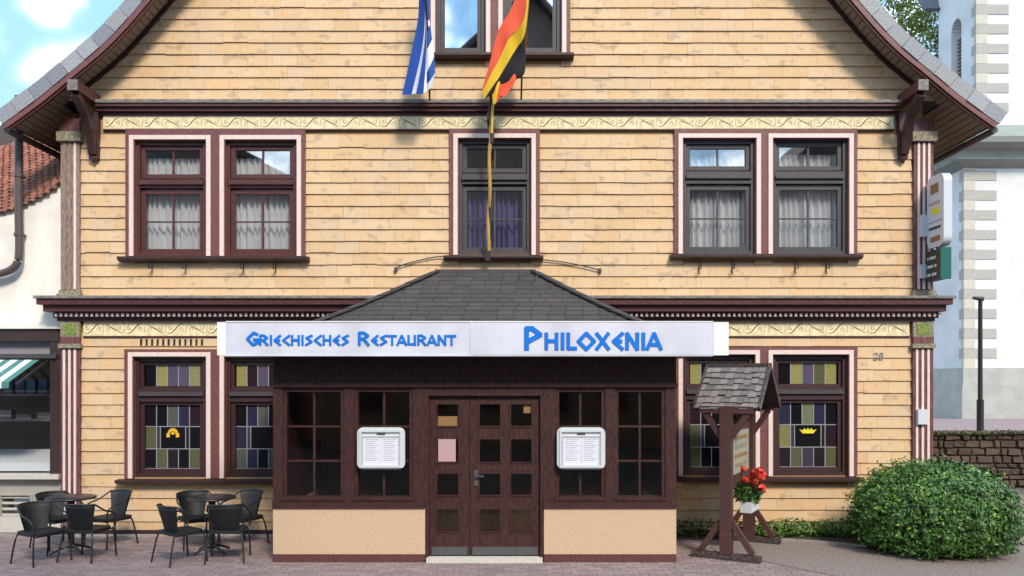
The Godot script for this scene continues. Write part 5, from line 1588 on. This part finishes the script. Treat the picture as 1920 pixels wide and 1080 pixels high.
# ---------------------------------------------------------------- church, wall, lamp, tree
func church():
	var C := thing("church_tower", "white church tower with grey corner stones and an arched opening", "church")
	var z := -18.1   # 30 m from the camera
	var yb := 0.7
	var x0 := X(1807, z); var xu := X(1836, z)
	var yc := Y(300, z); var yt := Y(-320, z)
	bx(C, "lower_wall", x0 + 0.02, yb, z - 6.0, x0 + 7.0, yc, z, M.church_white)
	# upper stage with an arched opening in its side
	var zu := z - 0.2
	var W := 2.65
	var st := begin()
	abox(st, xu + 0.5, yc, zu - W, xu + 6, yt, zu - 0.001); 
	var zc := zu - 1.35; var hw := 0.36; var ya0 := Y(150, z); var ya1 := Y(58, z) + 0.7
	abox(st, xu, yc, zu - W, xu + 0.5, ya0, zu); abox(st, xu, ya0, zc + hw, xu + 0.5, yt, zu); abox(st, xu, ya0, zu - W, xu + 0.5, yt, zc - hw)
	abox(st, xu, ya1 + 0.5, zc - hw, xu + 0.5, yt, zc + hw)
	for k in 10:
		var a := PI * k / 10.0; var b := PI * (k + 1) / 10.0
		var ym := ya1 + 0.45 * sin((a + b) / 2)
		abox(st, xu + 0.001, ym, zc + cos(b) * hw, xu + 0.499, ya1 + 0.501, zc + cos(a) * hw)
	mi(C, "upper_wall", done(st), M.church_white)
	st = begin()
	for k in 16: sbox(st, Transform3D(Basis(Vector3(0, 0, 1), 0.5), Vector3(xu + 0.3, ya0 + 0.08 + k * 0.15, zc)), Vector3(0.18, 0.03, hw * 2))
	mi(C, "louvres", done(st), M.quoin)
	bx(C, "back_of_opening", xu + 0.4, ya0, zc - hw, xu + 0.49, ya1 + 0.5, zc + hw, M.quoin)
	# eaves seen on the far side of the upper stage
	st = begin(); sbox(st, Transform3D(Basis(Vector3(1, 0, 0), 0.9), Vector3(xu - 0.15, Y(8, z) + 1.5, zu - W - 0.25)), Vector3(0.9, 0.14, 1.1)); mi(C, "eave", done(st), M.roof_slate)
	# corner stones, long and short in turn
	for u in [[x0, Y(690, z), Y(312, z), z], [xu, Y(226, z), yt, zu]]:
		var yq: float = u[1]
		var k := 0
		while yq < u[2] - 0.1:
			var y2: float = minf(yq + 0.37, u[2])
			var ln := 1.22 if k % 2 else 0.42
			bx(C, "corner_stone", u[0] - 0.012, yq + 0.004, u[3] - (0.3 if k % 2 else 0.14), u[0] + ln, y2 - 0.004, u[3] + 0.025, M.quoin if k % 2 else M.quoin_light)
			yq = y2; k += 1
	bx(C, "plinth", x0 - 0.25, yb, z - 6, x0 + 7.4, Y(722, z), z + 0.35, M.plinth_stone)
	bx(C, "plinth_course", x0 - 0.12, Y(722, z), z - 6, x0 + 7.2, Y(690, z), z + 0.18, M.plinth_stone)
	# skirt cornice between the stages
	st = begin()
	var prof := [Vector2(0.0, Y(316, z)), Vector2(0.45, Y(304, z)), Vector2(0.5, Y(290, z)), Vector2(0.95, Y(280, z)), Vector2(1.0, Y(270, z)), Vector2(-0.3, Y(228, z))]
	for i in prof.size() - 1:
		var a: Vector2 = prof[i]; var b: Vector2 = prof[i + 1]
		quad(st, Vector3(x0 - b.x, b.y, z + b.x), Vector3(x0 + 7, b.y, z + b.x), Vector3(x0 + 7, a.y, z + a.x), Vector3(x0 - a.x, a.y, z + a.x))
		quad(st, Vector3(x0 - b.x, b.y, z - 6), Vector3(x0 - b.x, b.y, z + b.x), Vector3(x0 - a.x, a.y, z + a.x), Vector3(x0 - a.x, a.y, z - 6))
	mi(C, "cornice", done(st), M.copper)
	# nave that goes on behind, with two small windows
	var zn := z - 3.2
	var Nv := thing("church_nave", "pale blue grey church wing with small windows behind the tower", "church")
	bx(Nv, "wall", X(1700, zn), 0.6, zn - 6, x0 - 0.3, 9.0, zn, M.church_white)
	bx(Nv, "wall_base", X(1700, zn), 0.6, zn, x0 - 0.32, Y(722, zn), zn + 0.1, M.plinth_stone)
	for q in [[1758, 1780, 545, 598], [1758, 1780, 625, 665]]:
		var w := part(Nv, "window")
		bx(w, "surround", X(q[0], zn), Y(q[3], zn), zn, X(q[1], zn), Y(q[2], zn), zn + 0.05, M.quoin)
		bx(w, "pane", X(q[0] + 6, zn), Y(q[3] - 8, zn), zn + 0.05, X(q[1] - 4, zn), Y(q[2] + 6, zn), zn + 0.055, M.sg_dark)
	bx(Nv, "door", X(1757, zn), 0.8, zn, X(1781, zn), Y(672, zn), zn + 0.12, M.maroon_deep)
	bx(Nv, "roof", X(1690, zn), 9.0, zn - 6, x0 - 0.3, 9.4, zn + 0.3, M.roof_slate)
	# retaining wall of rough brown stones
	var Wl := thing("retaining_wall", "low retaining wall of rough brown stones with a mossy top, below the church", "wall", Vector3(0, 0, -5.1))
	bx(Wl, "wall_core", 7.4, -0.15, -0.3, 15.5, 1.14, 0.0, M.soil)
	var y := -0.1
	var made := 0
	while y < 1.12:
		var h := rng.randf_range(0.10, 0.17)
		if y + h > 1.14: h = 1.14 - y
		var x := 7.4 + rng.randf() * 0.1
		while x < 12.6:
			var w := rng.randf_range(0.11, 0.36)
			var k := rng.randf_range(0.6, 1.3)
			st = begin(); st.set_color(Color(0.095 * k, 0.064 * k, 0.05 * k))
			var d := rng.randf_range(0.04, 0.075)
			var g := 0.004; var e := 0.022
			var fx := [x + g, x + w - g]; var fy := [y + g, y + h - g]
			var j := func() -> Vector3: return Vector3(rng.randf_range(-0.016, 0.016), rng.randf_range(-0.016, 0.016), rng.randf_range(-0.02, 0.02))
			var o := [Vector3(fx[0], fy[1], 0), Vector3(fx[1], fy[1], 0), Vector3(fx[1], fy[0], 0), Vector3(fx[0], fy[0], 0)]
			var i := [o[0] + Vector3(e, -e, d) + j.call(), o[1] + Vector3(-e, -e, d) + j.call(), o[2] + Vector3(-e, e, d) + j.call(), o[3] + Vector3(e, e, d) + j.call()]
			quad(st, i[0], i[1], i[2], i[3])
			for q in 4: quad(st, o[q], o[(q + 1) % 4], i[(q + 1) % 4], i[q])
			mi(Wl, "stone", done(st), M.rubble); made += 1
			x += w
		y += h
	st = begin()
	for k in 36:
		var xx := 7.4 + k * 0.23
		sbox(st, Transform3D(Basis(Vector3(0, 1, 0), rng.randf_range(-0.1, 0.1)), Vector3(xx + 0.1, 1.16 + rng.randf_range(-0.01, 0.012), -0.12)), Vector3(0.25, 0.06, 0.42))
	mi(Wl, "mossy_capping", done(st), M.moss)
	leaf_cloud(Wl, "moss", 900, Vector3(2.6, 0.05, 0.2), Vector3(9.9, 1.18, 0.05), 0.03, Color(0.08, 0.085, 0.03), 0.0, 55, M.leaf)
	# street lamp
	var zl := -6.0
	var Lp := thing("street_lamp", "slim black street lamp on the churchyard above the stone wall", "street lamp", Vector3(X(1838, zl), 1.1, zl))
	st = begin(); tube(st, [Vector3(0, 0, 0), Vector3(0, 0.75, 0)], 0.075, 10); mi(Lp, "base", done(st), M.iron)
	st = begin(); tube(st, [Vector3(0, 0.75, 0), Vector3(0, 2.98, 0)], 0.052, 10, 0.045); mi(Lp, "pole", done(st), M.iron)
	st = begin(); tube(st, [Vector3(0.06, 3.0, 0), Vector3(-0.16, 3.03, 0)], 0.055, 10, 0.035); mi(Lp, "lamp_head", done(st), M.iron)
	# tree behind the churchyard
	var zt := -24.0
	var Tr := thing("tree", "leafy green tree rising between the house roof and the church tower", "tree", Vector3(X(1735, zt), 0.6, zt))
	st = begin(); tube(st, [Vector3(0, 0, 0), Vector3(0.1, 4, 0), Vector3(-0.1, 9, 0), Vector3(0, 15, 0)], 0.35, 10, 0.08)
	for k in 9:
		var a := k * 2.4; var hh := 7.0 + k
		tube(st, [Vector3(0, hh, 0), Vector3(cos(a) * 0.9, hh + 1.0, sin(a) * 0.9), Vector3(cos(a) * 1.7, hh + 2.4, sin(a) * 1.7)], 0.1, 6, 0.03)
	mi(Tr, "trunk", done(st), M.bark)
	var cr := part(Tr, "crown")
	for k in 26:
		var a := k * 2.4
		var hh := 8.5 + k * 0.42
		var rr := 1.25 * sqrt(1.0 - pow((hh - 14.0) / 8.0, 2))
		leaf_cloud(cr, "leaves", 620, Vector3(0.95, 0.7, 0.95), Vector3(cos(a) * rr, hh, sin(a) * rr), 0.10, Color(0.19, 0.26, 0.035) if k % 3 else Color(0.13, 0.21, 0.05), 0.2, 200 + k, M.tree_leaf)

# ---------------------------------------------------------------- houses across the street, mirrored in the panes
func opposite():
	for q in [[0.8, 18.2, -7.0, 11.1, 7.1, 10.7, "tall steep gabled house facing the restaurant from across the street", "house_far"],
			[-16.0, 14.1, -23.5, 10.2, -8.5, 10.3, "broad gabled house across the street facing the shop", "house_far2"],
			[8.85, 10.35, 7.15, 10.1, 10.55, 10.1, "narrow low house added to close the sky gap between two gabled houses across the street", "house_far2"],  # unseen filler, added to keep sky out of the pane reflections
			[15.4, 15.0, 10.4, 10.2, 20.5, 10.2, "gabled house across the street facing the church", "house_far2"]]:
		var H := thing("gabled_house", q[6], "house", Vector3(0, 0, 20))
		var st := begin()
		prism(st, PackedVector2Array([Vector2(q[2] + 0.3, -0.1), Vector2(q[4] - 0.3, -0.1), Vector2(q[4] - 0.3, q[5] + 0.0), Vector2(q[0], q[1] - 0.35), Vector2(q[2] + 0.3, q[3] + 0.0)]), 0.4, 12.0)
		mi(H, "wall", done(st), M[q[7]])
		for s in [[q[2], q[3]], [q[4], q[5]]]:
			st = begin()
			var a := Vector2(q[0], q[1]); var b := Vector2(s[0], s[1])
			prism(st, PackedVector2Array([a, b, b - Vector2(0, 0.28), a - Vector2(0, 0.32)]), -0.1, 12.4)
			mi(H, "roof_slope", done(st), M.tile_far)
		var n := int((q[4] - q[2] - 1.5) / 2.2)
		for i in n:
			for fl in 3:
				var wx: float = q[2] + 1.4 + i * 2.2; var wy := 1.2 + fl * 3.0
				var w := part(H, "window")
				bx(w, "frame", wx, wy, 0.33, wx + 1.1, wy + 1.6, 0.4, M.grey_frame)
				bx(w, "pane", wx + 0.1, wy + 0.1, 0.32, wx + 1.0, wy + 1.5, 0.33, M.sg_dark)
		for i in (3 if q[1] - q[3] > 2.0 else 0):
			var wx: float = q[0] - 2.4 + i * 1.8
			var w := part(H, "window")
			bx(w, "frame", wx, q[3] + 0.6, 0.33, wx + 1.0, q[3] + 1.9, 0.4, M.grey_frame)
			bx(w, "pane", wx + 0.1, q[3] + 0.7, 0.32, wx + 0.9, q[3] + 1.8, 0.33, M.sg_dark)
